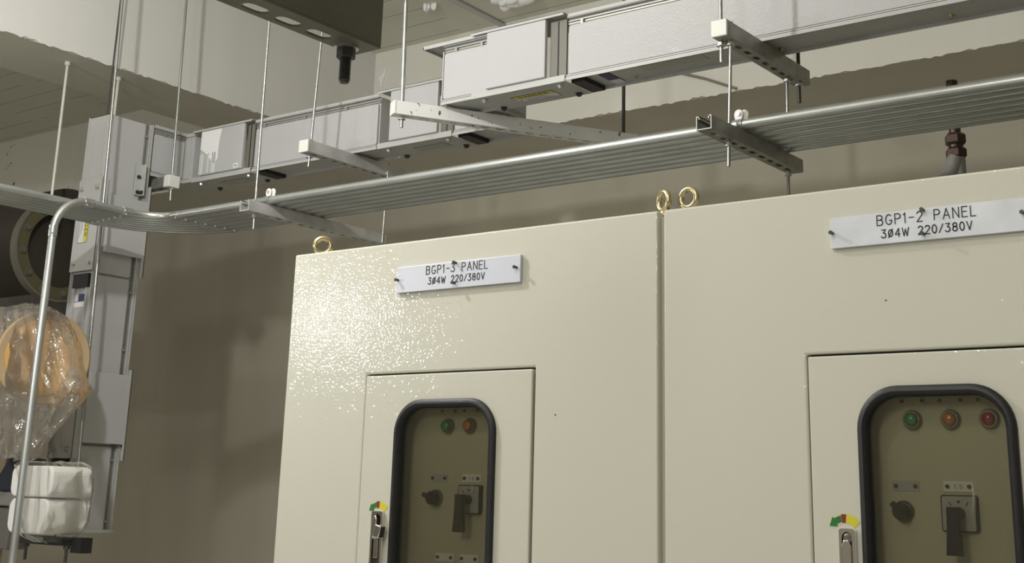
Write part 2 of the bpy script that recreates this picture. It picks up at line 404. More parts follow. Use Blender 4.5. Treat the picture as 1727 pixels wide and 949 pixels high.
# stroke lettering (monoline engraving): unit cell 1 high
def arc(cx, cy, rx, ry, a0, a1, n=8):
    return [(cx+rx*math.cos(math.radians(a0+(a1-a0)*i/n)), cy+ry*math.sin(math.radians(a0+(a1-a0)*i/n))) for i in range(n+1)]
G = {
 'B': (0.58, [[(0,0),(0,1),(0.3,1)]+arc(0.3,0.77,0.23,0.23,90,-90)[1:]+[(0,0.54)], [(0.3,0.54)]+arc(0.3,0.27,0.27,0.27,90,-90)+[(0,0)]]),
 'G': (0.62, [arc(0.31,0.5,0.31,0.5,50,330,14)+[(0.60,0.42),(0.36,0.42)]]),
 'P': (0.55, [[(0,0),(0,1),(0.28,1)]+arc(0.28,0.75,0.25,0.25,90,-90)[1:]+[(0,0.5)]]),
 '1': (0.2, [[(0.0,0.82),(0.14,1),(0.14,0)]]),
 '-': (0.5, [[(0.02,0.5),(0.48,0.5)]]),
 '2': (0.52, [arc(0.26,0.74,0.25,0.26,165,-25)+[(0,0),(0.52,0)]]),
 '3': (0.52, [[(0.03,1),(0.48,1),(0.22,0.6)]+arc(0.22,0.3,0.29,0.3,80,-155,10)]),
 'A': (0.62, [[(0,0),(0.31,1),(0.62,0)], [(0.11,0.35),(0.51,0.35)]]),
 'N': (0.56, [[(0,0),(0,1),(0.56,0),(0.56,1)]]),
 'E': (0.5, [[(0.5,1),(0,1),(0,0),(0.5,0)], [(0,0.52),(0.42,0.52)]]),
 'L': (0.46, [[(0,1),(0,0),(0.46,0)]]),
 'O': (0.58, [arc(0.29,0.5,0.29,0.5,0,360,16)]),
 '0': (0.5, [arc(0.25,0.5,0.25,0.5,0,360,16)]),
 '~': (0.54, [arc(0.27,0.5,0.25,0.42,0,360,16), [(0.0,-0.02),(0.54,1.02)]]),
 '4': (0.55, [[(0.42,0),(0.42,1),(0,0.3),(0.56,0.3)]]),
 'W': (0.76, [[(0,1),(0.19,0),(0.38,0.8),(0.57,0),(0.76,1)]]),
 '/': (0.45, [[(0,0),(0.45,1)]]),
 '8': (0.52, [arc(0.26,0.76,0.22,0.24,-90,270,14), arc(0.26,0.27,0.26,0.27,90,450,14)]),
 'V': (0.58, [[(0,1),(0.29,0),(0.58,1)]]),
 'D': (0.58, [[(0,0),(0,1),(0.2,1)]+arc(0.2,0.5,0.38,0.5,90,-90,10)+[(0,0)]]),
 'R': (0.56, [[(0,0),(0,1),(0.28,1)]+arc(0.28,0.75,0.25,0.25,90,-90)[1:]+[(0,0.5)], [(0.26,0.5),(0.56,0)]]),
 'F': (0.48, [[(0.48,1),(0,1),(0,0)], [(0,0.52),(0.4,0.52)]]),
 'C': (0.6, [arc(0.31,0.5,0.31,0.5,50,310,12)]),
 'S': (0.54, [arc(0.27,0.75,0.25,0.25,30,200,8)+arc(0.27,0.25,0.27,0.27,80,-150,10)]),
 ' ': (0.55, []),
}
def add_text(bm, s, x0, z0, h, width, t, y=0.0, dep=0.0006, flip=1, gap=0.30):
    """lettering in the xz plane facing -y, stretched to the given width"""
    adv = sum(G[c][0] for c in s) + gap*(len(s)-1)
    kx = width/adv; x = 0
    for c in s:
        wc, strokes = G[c]
        for st in strokes:
            P_ = [Vector((x0+(x+a)*kx, 0, z0+b*h)) for a, b in st]
            for a, b in zip(P_, P_[1:]):
                d = b-a
                if d.length < 1e-6: continue
                d.normalize(); nrm = Vector((-d.z, 0, d.x))*t/2; e = d*t*0.35
                q = [a-e-nrm, b+e-nrm, b+e+nrm, a-e+nrm]
                lo = [bm.verts.new((p.x, y, p.z)) for p in q]; hi = [bm.verts.new((p.x, y-dep, p.z)) for p in q]
                bm.faces.new(lo); bm.faces.new(hi[::-1])
                for i in range(4):
                    j = (i+1) % 4
                    bm.faces.new((lo[i], lo[j], hi[j], hi[i]))
        x += wc + gap

# ---------------------------------------------------------------- the room
ZS = 3.672   # slab soffit
bm = nb(); add_box(bm, (-9, -4, -0.1), (3.5, 4.75, 0)); struct('floor', bm, M['floor'])
bm = nb(); add_box(bm, (-9, -4, ZS), (3.5, 5.0, ZS+0.15)); struct('ceiling', bm, M['slab'])
bm = nb(); add_box(bm, (-9, 4.75, 0), (3.5, 5.0, ZS)); struct('wall_back', bm, M['wall'])
bm = nb(); add_box(bm, (-9.2, -4, 0), (-9, 5.0, ZS+0.15)); struct('wall_left', bm, M['wall'])
bm = nb(); add_box(bm, (3.5, -4, 0), (3.7, 5.0, ZS+0.15)); struct('wall_right', bm, M['wall'])
bm = nb(); add_box(bm, (-9.2, -4.2, 0), (3.7, -4, ZS+0.15)); struct('wall_front', bm, M['wall'])
def ragged_beam(name, a, b, m_face, m_soffit, face, rough=0.004, step=0.02):
    """a beam whose lower arris on one face is a little ragged; face painted, underside bare"""
    rnd = random.Random(7)
    bm = nb()
    x0, y0, z0 = a; x1, y1, z1 = b
    if face == '-y':
        n = int((x1-x0)/step); lo = []; up = []; bk = []; bt = []; md = []
        for i in range(n+1):
            x = x0+(x1-x0)*i/n
            j = rnd.uniform(-1, 1)**3*rough*2.2
            lo.append(bm.verts.new((x, y0, z0+j))); up.append(bm.verts.new((x, y0, z1)))
            md.append(bm.verts.new((x, y0+0.012, z0))); bk.append(bm.verts.new((x, y1, z0))); bt.append(bm.verts.new((x, y1, z1)))
    else:
        n = int((y1-y0)/step); lo = []; up = []; bk = []; bt = []; md = []
        for i in range(n+1):
            y = y0+(y1-y0)*i/n
            j = rnd.uniform(-1, 1)**3*rough*1.2
            lo.append(bm.verts.new((x1, y, z0+j))); up.append(bm.verts.new((x1, y, z1)))
            md.append(bm.verts.new((x1-0.012, y, z0))); bk.append(bm.verts.new((x0, y, z0))); bt.append(bm.verts.new((x0, y, z1)))
    for i in range(n):
        f = bm.faces.new((lo[i], lo[i+1], up[i+1], up[i])); f.material_index = 0
        f = bm.faces.new((lo[i+1], lo[i], md[i], md[i+1])); f.material_index = 1
        f = bm.faces.new((md[i+1], md[i], bk[i], bk[i+1])); f.material_index = 1
        f = bm.faces.new((up[i], up[i+1], bt[i+1], bt[i])); f.material_index = 1
        f = bm.faces.new((bk[i+1], bk[i], bt[i], bt[i+1])); f.material_index = 1
    bm.faces.new((lo[0], up[0], bt[0], bk[0], md[0])); bm.faces.new((lo[-1], md[-1], bk[-1], bt[-1], up[-1]))
    o = obj(name, bm, None, mats=[m_face, m_soffit]); o['kind'] = 'structure'
    return o
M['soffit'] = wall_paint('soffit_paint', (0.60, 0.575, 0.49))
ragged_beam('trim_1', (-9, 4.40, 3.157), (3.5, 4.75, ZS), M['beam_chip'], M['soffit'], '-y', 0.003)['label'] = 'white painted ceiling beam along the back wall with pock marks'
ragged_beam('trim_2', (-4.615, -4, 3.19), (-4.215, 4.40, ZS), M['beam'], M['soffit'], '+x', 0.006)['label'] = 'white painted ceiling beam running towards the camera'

# ---------------------------------------------------------------- switchgear cabinets
FY = 1.931
def small_screw(bm, x, y, z, r=0.003, l=0.004):
    add_cyl(bm, (x, y, z), (x, y-l, z), r, 10)
def nameplate(name, x0, z1, wd, hg, m, line1, label, rowx):
    t = thing(name, label, 'nameplate', (x0, FY-0.0045, z1-hg))
    bm = nb(); add_box(bm, (0, -0.0035, 0), (wd, 0.0035, hg)); obj('plate', bm, m, t, bevel=0.0006)
    bm = nb()
    add_text(bm, line1, rowx[0], hg-0.0195, 0.0155, 0.152, 0.00145, y=-0.0035)
    add_text(bm, '3~4W 220/380V', rowx[0]+0.0065, hg-0.0395, 0.0125, 0.139, 0.00155, y=-0.0035)
    obj('lettering', bm, M['ink'], t)
    for (sx, sz) in ((0.004, hg*0.5), (wd-0.008, hg*0.53), (wd*0.495, hg-0.003), (wd*0.49, 0.009)):
        bm = nb(); add_cyl(bm, (sx, -0.0035, sz), (sx, -0.0105, sz), 0.0024, 10); add_cyl(bm, (sx, -0.0105, sz), (sx, -0.013, sz), 0.0033, 10)
        obj('screw', bm, M['bolt'], t)
    return t

def eyebolt(loc, rot, label):
    t = thing('eyebolt', label, 'eyebolt', loc, group=None)
    bm = nb()
    n, k = 32, 12; R_, r_ = 0.0166, 0.0057
    zc = loc[3] if len(loc) > 3 else 0.022
    ca, sa = math.cos(rot), math.sin(rot)
    vs = []
    for i in range(n):
        a = 2*math.pi*i/n; row = []
        for j in range(k):
            b = 2*math.pi*j/k
            rad = R_ + r_*math.cos(b)
            lx, ly, lz = rad*math.cos(a), r_*math.sin(b), rad*math.sin(a)
            row.append(bm.verts.new((lx*ca-ly*sa, lx*sa+ly*ca, lz+zc)))
        vs.append(row)
    for i in range(n):
        for j in range(k):
            bm.faces.new((vs[i][j], vs[(i+1)%n][j], vs[(i+1)%n][(j+1)%k], vs[i][(j+1)%k]))
    obj('ring', bm, M['gold'], t, smooth=True)
    bm = nb(); add_lathe(bm, [(0, 0), (0.011, 0), (0.011, 0.002), (0.006, max(0.003, zc-0.019)), (0.0045, max(0.004, zc-0.014)), (0, max(0.0045, zc-0.014))], (0,0,0), 'Z', 20)
    obj('collar', bm, M['gold'], t, smooth=True)
    return t

def cabinet(x0, name_label, open_handle, lamps, door_x, win_x, chip):
    W, D, H = 0.9, 0.42, 2.091
    t = thing('electrical_cabinet', name_label, 'electrical cabinet', (x0, FY, 0))
    # door hole in the front skin
    dx0, dx1, dz0, dz1 = door_x[0], door_x[1], 0.55, 1.8305
    bm = nb()
    add_prism(bm, [(0,0.08),(W,0.08),(W,H),(0,H)], 0.022, holes=[[(dx0,dz0),(dx1,dz0),(dx1,dz1),(dx0,dz1)]])
    obj('front_panel', bm, M['cream'], t, bevel=0.004, seg=3)
    bm = nb()
    add_box(bm, (0.004, 0.022, 0), (0.02, D, H-0.003)); add_box(bm, (W-0.02, 0.022, 0), (W-0.004, D, H-0.003))
    add_box(bm, (0.02, 0.022, H-0.02), (W-0.02, D, H-0.003)); add_box(bm, (0.02, D-0.015, 0), (W-0.02, D, H-0.02))
    add_box(bm, (0.02, 0.022, 0), (W-0.02, D-0.015, 0.08))
    obj('housing', bm, M['cream'], t)
    bm = nb(); add_prism(bm, [(chip[0]-0.002, chip[1]), (chip[0], chip[1]-0.0012), (chip[0]+0.0018, chip[1]-0.0006), (chip[0]+0.001, chip[1]+0.0012), (chip[0]-0.001, chip[1]+0.0014)], 0.0004, Mx=T((0, -0.0004, 0))); obj('paint_chip', bm, M['pocket'], t)
    # rebate behind the door gap
    bm = nb()
    for a, b in (((dx0-0.012,0.0225,dz0-0.01),(dx0+0.012,0.03,dz1+0.01)), ((dx1-0.012,0.0225,dz0-0.01),(dx1+0.012,0.03,dz1+0.01)),
                 ((dx0+0.012,0.0225,dz1-0.012),(dx1-0.012,0.03,dz1+0.01))):
        add_box(bm, a, b)
    obj('door_rebate', bm, M['gap'], t)
    # door with window hole
    wx0, wx1, wz0, wz1 = win_x[0], win_x[1], 0.98, 1.7785
    d0 = -0.003 if open_handle else -0.0015
    bm = nb()
    add_prism(bm, [(dx0+0.003,dz0+0.003),(dx1-0.003,dz0+0.003),(dx1-0.003,dz1-0.0035),(dx0+0.003,dz1-0.0035)], 0.02,
              holes=[rrect(wx0+0.008, wz0+0.008, wx1-0.008, wz1-0.008, 0.056, 10)], Mx=T((0, d0, 0)))
    door = obj('door', bm, M['cream'], t, bevel=0.0025, seg=3)
    # rubber gasket: swept ring
    bm = nb()
    path = rrect(wx0+0.0075, wz0+0.0075, wx1-0.0075, wz1-0.0075, 0.0565, 10)
    n = len(path); prof = [(-0.0075,0.0),(-0.0072,-0.005),(-0.004,-0.0085),(0.0015,-0.0095),(0.0055,-0.0065),(0.0085,-0.001),(0.0085,0.012),(-0.0075,0.012)]
    cx, cz = (wx0+wx1)/2, (wz0+wz1)/2
    rings = []
    for i in range(n):
        a = Vector((*path[i-1],)); b = Vector((*path[i],)); c = Vector((*path[(i+1) % n],))
        d = (c-a)
        if d.length < 1e-9: d = c-b
        d.normalize(); nr = Vector((-d.y, d.x))
        rings.append([bm.verts.new((b.x+nr.x*p, d0+q, b.y+nr.y*p)) for p, q in prof])
    for i in range(n):
        A, B = rings[i], rings[(i+1) % n]
        for j in range(len(prof)):
            l = (j+1) % len(prof)
            try: bm.faces.new((A[j], A[l], B[l], B[j]))
            except ValueError: pass
    obj('window_gasket', bm, M['rubber'], door, smooth=True)
    bm = nb(); add_prism(bm, rrect(wx0+0.014, wz0+0.014, wx1-0.014, wz1-0.014, 0.05, 10), 0.003, Mx=T((0, d0+0.003, 0)))
    obj('window_pane', bm, M['pane'], door)
    # inner instrument panel
    ip = 0.045
    bm = nb(); add_box(bm, (0.20, ip, 0.5), (0.70, ip+0.002, 1.86)); inner = obj('instrument_panel', bm, M['cream_in'], t)
    bm = nb()
    add_box(bm, (0.195, 0.0305, 0.49), (0.20, ip+0.002, 1.865)); add_box(bm, (0.70, 0.0305, 0.49), (0.705, ip+0.002, 1.865)); add_box(bm, (0.20, 0.0305, 1.86), (0.70, ip+0.002, 1.865))
    obj('instrument_surround', bm, M['gap'], t)
    for (lx, lm, nm) in lamps:
        z = 1.731
        bm = nb(); add_lathe(bm, [(0, 0), (0.0145, 0), (0.0145, 0.006), (0.0125, 0.009), (0.0105, 0.009), (0.0105, 0.004), (0, 0.004)], (lx, ip, z), 'Y', 24, -1)
        L_ = obj('pilot_lamp', bm, M['bezel'], t, smooth=True); L_['label'] = nm
        bm = nb(); add_lathe(bm, [(0.0100, 0.004), (0.0100, 0.011), (0.0085, 0.016), (0.005, 0.018), (0, 0.0185)], (lx, ip, z), 'Y', 24, -1)
        obj('lens', bm, lm, L_, smooth=True)
        bm = nb(); add_box(bm, (lx-0.019, ip-0.0012, z+0.022), (lx+0.019, ip, z+0.034)); p = obj('legend_plate', bm, M['cream_in'], t)
        bm = nb(); small_screw(bm, lx-0.0155, ip-0.001, z+0.028, 0.0027, 0.003); obj('screw', bm, M['bolt'], p)
        bm = nb(); small_screw(bm, lx+0.0155, ip-0.001, z+0.028, 0.0027, 0.003); obj('screw', bm, M['bolt'], p)
    def legend(lx, lz, wdt, txt, dark):
        bm = nb(); add_prism(bm, rrect(lx-wdt/2, lz-0.0075, lx+wdt/2, lz+0.0075, 0.002, 3), 0.0012, Mx=T((0, ip-0.0012, 0)))
        p = obj('legend_plate', bm, M['label_w'] if not dark else M['swgrey'], t)
        bm = nb(); small_screw(bm, lx-wdt/2+0.006, ip-0.001, lz, 0.003, 0.003); obj('screw', bm, M['bolt'], p)
        bm = nb(); small_screw(bm, lx+wdt/2-0.006, ip-0.001, lz, 0.003, 0.003); obj('screw', bm, M['bolt'], p)
        if txt:
            bm = nb(); add_text(bm, txt, lx-wdt*0.14, lz-0.0025, 0.005, wdt*0.28, 0.0007, y=ip-0.0012, dep=0.0004); obj('lettering', bm, M['inkgrey'], p)
    kx = 0.387
    legend(kx+0.004, 1.6345, 0.042, '', True)
    legend(0.470, 1.6350, 0.044, 'CS', False)
    legend(0.412, 1.492, 0.044, '', False); legend(0.470, 1.492, 0.044, '', False)
    # rotary knob
    bm = nb(); add_lathe(bm, [(0, 0), (0.0155, 0), (0.0155, 0.006), (0.0135, 0.008), (0, 0.008)], (kx, ip, 1.598), 'Y', 28, -1)
    kb = obj('selector_knob', bm, M['bezel'], t, smooth=True)
    bm = nb(); add_lathe(bm, [(0.0125, 0.008), (0.0122, 0.020), (0.011, 0.0215), (0, 0.0215)], (kx, ip, 1.598), 'Y', 24, -1)
    add_box(bm, (-0.0125, -0.0045, -0.0035), (0.0155, 0.0045, 0.0035), Mx=T((kx, ip-0.0235, 1.598)) @ Matrix.Rotation(math.radians(205 if open_handle else 230), 4, 'Y'))
    obj('knob_cap', bm, M['black'], kb, smooth=True)
    # rotary switch: grey plate, dark rim, pistol lever
    sx, sz = 0.4715, 1.597
    bm = nb(); add_prism(bm, rrect(sx-0.0265, sz-0.026, sx+0.0265, sz+0.026, 0.004, 4), 0.009, Mx=T((0, ip-0.009, 0)))
    sw = obj('rotary_switch', bm, M['black'], t)
    bm = nb(); add_prism(bm, rrect(sx-0.0245, sz-0.024, sx+0.0235, sz+0.024, 0.003, 4), 0.0008, Mx=T((0, ip-0.0098, 0)))
    fp = obj('face_plate', bm, M['swgrey'], sw)
    bm = nb(); add_cyl(bm, (sx, ip-0.0098, sz+0.0165), (sx, ip-0.0106, sz+0.0165), 0.0022, 10)
    for s_ in (-1, 1): add_box(bm, (-0.0006, 0, -0.003), (0.0006, -0.0008, 0.003), Mx=T((sx+s_*0.0125, ip-0.0098, sz+0.0135)) @ Matrix.Rotation(s_*0.6, 4, 'Y'))
    obj('marks', bm, M['ink'], sw)
    bm = nb(); add_cyl(bm, (sx+0.001, ip-0.0098, sz), (sx+0.001, ip-0.030, sz), 0.0085, 18)
    # lever bends down from the hub
    xx = sx+0.001
    add_prism(bm, [(xx-0.009, sz+0.009), (xx+0.009, sz+0.009), (xx+0.0085, sz-0.02), (xx+0.0105, sz-0.058), (xx-0.0125, sz-0.058), (xx-0.0095, sz-0.02)], 0.011, Mx=T((0, ip-0.041, 0)))
    obj('lever', bm, M['brownblack'] if open_handle else M['black'], sw, bevel=0.0012)
    # arc arrow sticker
    ox, oz = (0.283, 1.5565) if open_handle else (0.3115, 1.5590)
    def arcband(a0, a1, r0_, r1_, n_=10): return arc(ox, oz, r1_, r1_, a0, a1, n_) + arc(ox, oz, r0_, r0_, a1, a0, n_)
    yb = d0 - 0.0003
    bm = nb(); add_prism(bm, arcband(40, 140, 0.0190, 0.0335, 16), 0.0003, Mx=T((0, yb, 0))); st = obj('direction_sticker', bm, M['paleyel'], door)
    bm = nb(); add_prism(bm, arcband(83, 43, 0.0200, 0.0325), 0.0003, Mx=T((0, yb-0.0003, 0))); obj('yellow_band', bm, M['yellow'], st)
    bm = nb(); add_prism(bm, arcband(100, 85, 0.0200, 0.0325, 4), 0.0003, Mx=T((0, yb-0.0003, 0))); obj('red_band', bm, M['red'], st)
    bm = nb(); add_prism(bm, arc(ox, oz, 0.0308, 0.0308, 101, 122, 6) + [(ox-0.0190, oz+0.0285), (ox-0.0240, oz+0.0150), (ox-0.0115, oz+0.0145)] + arc(ox, oz, 0.0215, 0.0215, 122, 101, 6), 0.0003, Mx=T((0, yb-0.0003, 0)))
    obj('green_arrow', bm, M['green'], st)
    # flush swing handle
    hx0, hx1 = (0.2725, 0.3005) if open_handle else (0.3045, 0.3295)
    ht = 1.571
    bm = nb(); add_prism(bm, rrect(hx0, ht-0.15, hx1, ht, 0.004, 4), 0.008, holes=[rrect(hx0+0.0045, ht-0.12, hx1-0.0045, ht-0.0045, 0.009, 6)], Mx=T((0, d0-0.008, 0)))
    hd = obj('door_handle', bm, M['chrome'], door, bevel=0.001)
    bm = nb(); add_box(bm, (hx0+0.003, d0-0.001, ht-0.13), (hx1-0.003, d0-0.0003, ht-0.004)); obj('pocket', bm, M['pocket'], hd)
    mx = (hx0+hx1)/2
    if open_handle:
        bm = nb()
        add_prism(bm, [(mx-0.008, ht-0.028), (mx-0.004, ht-0.010), (mx+0.001, ht-0.006), (mx+0.005, ht-0.014), (mx+0.003, ht-0.034), (mx-0.004, ht-0.052)], 0.012, Mx=T((0, d0-0.014, 0)))
        add_box(bm, (-0.007, -0.016, -0.0115), (0.009, 0.0, 0.0115), Mx=T((mx+0.0165, d0-0.010, ht-0.036)) @ Matrix.Rotation(0.25, 4, 'Y'))
        obj('lever', bm, M['chrome'], hd, bevel=0.002, smooth=True)
        bm = nb(); add_box(bm, (mx-0.006, d0-0.0075, ht-0.085), (mx+0.006, d0-0.0015, ht-0.046)); obj('latch_bar', bm, M['chrome'], hd, bevel=0.001)
        bm = nb(); add_box(bm, (mx-0.010, d0-0.011, ht-0.14), (mx+0.010, d0-0.004, ht-0.108)); obj('push_button', bm, M['chrome_dk'], hd, bevel=0.0015)
    else:
        bm = nb()
        add_prism(bm, [(mx-0.0075, ht-0.12), (mx-0.0085, ht-0.026), (mx-0.005, ht-0.016), (mx+0.003, ht-0.016), (mx+0.0075, ht-0.026), (mx+0.0065, ht-0.12)], 0.009, Mx=T((0, d0-0.011, 0)))
        obj('lever', bm, M['chrome'], hd, bevel=0.002)
        bm = nb(); add_lathe(bm, [(0, 0), (0.0075, 0), (0.0075, 0.004), (0.004, 0.007), (0, 0.007)], (mx, d0-0.002, ht-0.013), 'Y', 18, -1); obj('pivot', bm, M['chrome_dk'], hd, smooth=True)
    return t
cabL = cabinet(-2.053, 'cream electrical cabinet with the BGP1-3 nameplate, left of the two', True,
               [(0.410, M['lgreen'], 'green pilot lamp'), (0.464, M['lamber'], 'amber pilot lamp')], (0.229, 0.643), (0.316, 0.562), (0.690, 1.745))
cabR = cabinet(-1.112-0.029+0.0005, 'cream electrical cabinet with the grimy BGP1-2 nameplate, right of the two', False,
               [(0.4075, M['lgreen'], 'green pilot lamp'), (0.4655, M['lamber'], 'amber pilot lamp'), (0.5225, M['lred'], 'red pilot lamp')], (0.2575, 0.662), (0.339, 0.5745), (0.3915, 1.907))
bm = nb(); add_box(bm, (-1.1528, FY+0.014, 0.08), (-1.1408, FY+0.020, 2.082)); tag(obj('gap_strip', bm, M['cream_in']), 'narrow cream filler strip in the gap between the two cabinets', 'filler strip')
nameplate('nameplate', -1.7490, 2.0377, 0.306, 0.051, M['white_pl'], 'BGP1-3 PANEL', 'clean white nameplate reading BGP1-3 PANEL on the left cabinet', (0.0765,))
nameplate('nameplate', -0.8315, 2.0418, 0.306, 0.0485, M['grey_pl'], 'BGP1-2 PANEL', 'stained white nameplate reading BGP1-2 PANEL on the right cabinet', (0.0775,))
ZT = 2.0905
eyebolt((-2.007, 1.966, ZT), math.radians(45), 'brass coloured lifting eyebolt at the far left top of the left cabinet')
eyebolt((-1.172, 1.985, ZT, 0.0295), math.radians(-28), 'narrow looking eyebolt on the left cabinet beside the cabinet gap')
eyebolt((-1.124, 1.990, ZT, 0.0305), math.radians(-6), 'lifting eyebolt on the left corner of the right cabinet')

# ---------------------------------------------------------------- bus duct
def bolt_bm(bm, p, ax, r=0.008, h=0.006, wash=True):
    """hexagon bolt head pointing along ax"""
    p = Vector(p); ax = Vector(ax)
    if wash: add_cyl(bm, p, p+ax*0.0015, r*1.35, 20)
    add_cyl(bm, p+ax*0.0015, p+ax*(h+0.0015), r, 6)
    add_cyl(bm, p+ax*(h+0.0015), p+ax*(h+0.0035), r*0.45, 10)
def bus(name, label, Mx, L, w=0.132, h=0.20, screws=0.28, panel=(0.0, None), runs=False, cat='busway section', caps=True, end_plate=False, faces=(-1, 1)):
    t = thing(name, label, cat, Mx=Mx)
    bm = nb(); add_box(bm, (0, 0.014, 0.010), (L, w-0.014, h-0.010)); obj('housing', bm, M['duct_plain'], t)
    for nm, s in (('bottom_flange', 0), ('top_flange', 1)):
        bm = nb()
        z = (lambda v: v if s == 0 else h-v)
        def bx(y0, y1, a, b, x0=0.0, x1=L):
            add_box(bm, (x0, y0, min(z(a), z(b))), (x1, y1, max(z(a), z(b))))
        bx(0, w, 0.0095, 0.012); bx(0, 0.0025, -0.0005, 0.0155 if s == 0 else 0.013); bx(w-0.0025, w, -0.0005, 0.0155)
        obj(nm, bm, M['duct_plain'], t, bevel=0.0006, seg=1)
    p0, p1 = panel; p1 = L if p1 is None else p1
    bm = nb(); add_prism(bm, rrect(p0+0.004, 0.018, p1-0.004, h-0.034, 0.008, 5), 0.010, Mx=T((0, 0.004, 0)))
    obj('side_panel', bm, M['duct'], t, bevel=0.0015)
    bm = nb(); add_box(bm, (p0, 0.009, h-0.030), (p1, 0.0138, h-0.026)); add_box(bm, (p0, 0.007, h-0.022), (p1, 0.0138, h-0.0195)); obj('edge_rail', bm, M['rail'], t)
    x = p0+0.05; k = 0
    while x < p1-0.02:
        bm = nb(); add_cyl(bm, (x, 0.0135, h-0.026), (x, 0.002, h-0.026), 0.0045, 8); add_box(bm, (x-0.004, 0.003, h-0.038), (x+0.004, 0.006, h-0.026)); obj('clip_screw', bm, M['rail'], t)
        x += screws; k += 1
    return t
def joint(name, label, Mx, L, plate=(-0.05, 0.27), w=0.132, h=0.20, top=True, side_in=0.0, gapx=None, bolts=True):
    """boxed joint cover with bolted top and bottom plates, local x along the duct"""
    t = thing(name, label, 'busway joint', Mx=Mx)
    bm = nb(); add_prism(bm, [(0, 0.017), (L, 0.017), (L, h-0.006), (0, h-0.006)], 0.0135, Mx=T((0, -0.014, 0))); obj('side_cover', bm, M['duct'], t, bevel=0.0025)
    bm = nb()
    add_box(bm, (plate[0], -0.003, -0.003), (plate[1], w+0.003, -0.0007)); add_box(bm, (plate[0], -0.0045, -0.003), (plate[1], -0.0015, 0.0165))
    obj('bottom_plate', bm, M['duct_plain'], t, bevel=0.0006, seg=1)
    if top:
        bm = nb(); add_box(bm, (plate[0], -0.003, h+0.0007), (plate[1], w+0.003, h+0.003)); add_box(bm, (plate[0], -0.0165, h-0.006), (plate[1], -0.0145, h+0.003)); add_box(bm, (plate[0], -0.0165, h+0.0007), (plate[1], -0.003, h+0.003))
        obj('top_plate', bm, M['duct_plain'], t, bevel=0.0006, seg=1)
    if bolts:
        for bx_ in (plate[0]+0.035, plate[1]-0.03):
            for by in (0.018, w-0.018):
                bm = nb(); bolt_bm(bm, (bx_, by, -0.003), (0, 0, -1), 0.0085, 0.007); obj('bolt', bm, M['bolt'] if by > 0.05 else M['nut'], t, bevel=0.0006)
    if gapx:
        bm = nb(); add_box(bm, (gapx[0], 0.006, 0.014), (gapx[1], 0.013, h-0.012)); obj('splice_filler', bm, M['splice_shaded'], t)
        bm = nb(); add_box(bm, ((gapx[0]+gapx[1])/2-0.002, 0.0045, 0.016), ((gapx[0]+gapx[1])/2+0.002, 0.0058, h-0.014)); obj('splice_slit', bm, M['ink'], t)
    return t
def label_plate(name, parent, Mx, wd, hg, faded=False):
    """small warning sticker reading DANGER, xz plane facing -y"""
    bm = nb(); add_box(bm, (0, -0.0006, 0), (wd, 0, hg), Mx=Mx); o = obj(name, bm, M['label_f'] if faded else M['label_w'], parent)
    bm = nb(); f = 0.0008
    for a, b in (((0, -f, 0), (wd, 0, 0.0012)), ((0, -f, hg-0.0012), (wd, 0, hg)), ((0, -f, 0), (0.0012, 0, hg)), ((wd-0.0012, -f, 0), (wd, 0, hg))): add_box(bm, a, b, Mx=Mx)
    obj('border', bm, M['ink'] if not faded else M['rail'], o)
    bm = nb(); add_box(bm, (0.0015, -0.0009, hg*0.58), (wd-0.0015, 0, hg-0.0015), Mx=Mx); obj('yellow_header', bm, M['label_y'] if not faded else M['label_f'], o)
    if not faded:
        tb = nb(); add_text(tb, 'DANGER', wd*0.16, hg*0.64, hg*0.24, wd*0.68, 0.0018, y=-0.0009, dep=0.0004)
        bmesh.ops.transform(tb, matrix=Mx, verts=tb.verts[:]); obj('lettering', tb, M['ink'], o)
        tb = nb(); add_prism(tb, [(wd*0.06, hg*0.1), (wd*0.11, hg*0.5), (wd*0.10, hg*0.32), (wd*0.16, hg*0.12), (wd*0.12, hg*0.28)], 0.0003, Mx=Mx @ T((0, -0.0009, 0))); obj('red_flash', tb, M['red'], o)
        tb = nb()
        for k in range(3): add_box(tb, (wd*0.22, -0.0008, hg*(0.12+0.13*k)), (wd*(0.85-0.08*k), 0, hg*(0.15+0.13*k)), Mx=Mx)
        obj('small_print', tb, M['inkgrey'], o)
    return o
# near run (right part of the photo)
Y1, Z1 = 2.905, 2.750
b1 = bus('busway_section', 'long pale grey busway section at upper right with sparkling side panel', T((-2.035, Y1, Z1)), 3.2, panel=(0.0, 3.2), screws=0.37)
bm = nb(); add_box(bm, (0.005, 0.02, -0.004), (0.05, 0.128, 0.0094)); obj('black_insert', bm, M['duct_dark'], b1)
bm = nb(); add_box(bm, (0.090, 0.03, 0.0075), (0.125, 0.115, 0.0094)); o = obj('rating_label', bm, M['label_b'], b1)
bm = nb(); add_box(bm, (0.090, 0.088, 0.0070), (0.125, 0.125, 0.0075)); obj('white_corner', bm, M['label_w'], o)
bm = nb(); add_box(bm, (0.22, 0.03, 0.0078), (0.42, 0.075, 0.0094)); obj('information_sticker', bm, M['label_f'], b1)
for xx in (0.17, 0.62, 1.07, 1.6):
    bm = nb(); bolt_bm(bm, (xx, 0.10, 0.0095), (0, 0, -1), 0.007, 0.006); obj('bolt', bm, M['nut'] if xx < 0.3 else M['gold'], b1)
b2 = bus('busway_section', 'short white busway end piece with overhanging top plate', T((-2.50, Y1, Z1)), 0.20, panel=(0.0, 0.2), screws=0.10)
bm = nb(); add_box(bm, (-0.078, -0.004, 0.1985), (0.20, 0.15, 0.2015)); add_box(bm, (-0.078, -0.004, 0.1905), (0.20, -0.001, 0.1985)); add_box(bm, (-0.078, -0.004, 0.1905), (-0.075, 0.15, 0.1985)); obj('top_plate', bm, M['duct_plain'], b2)
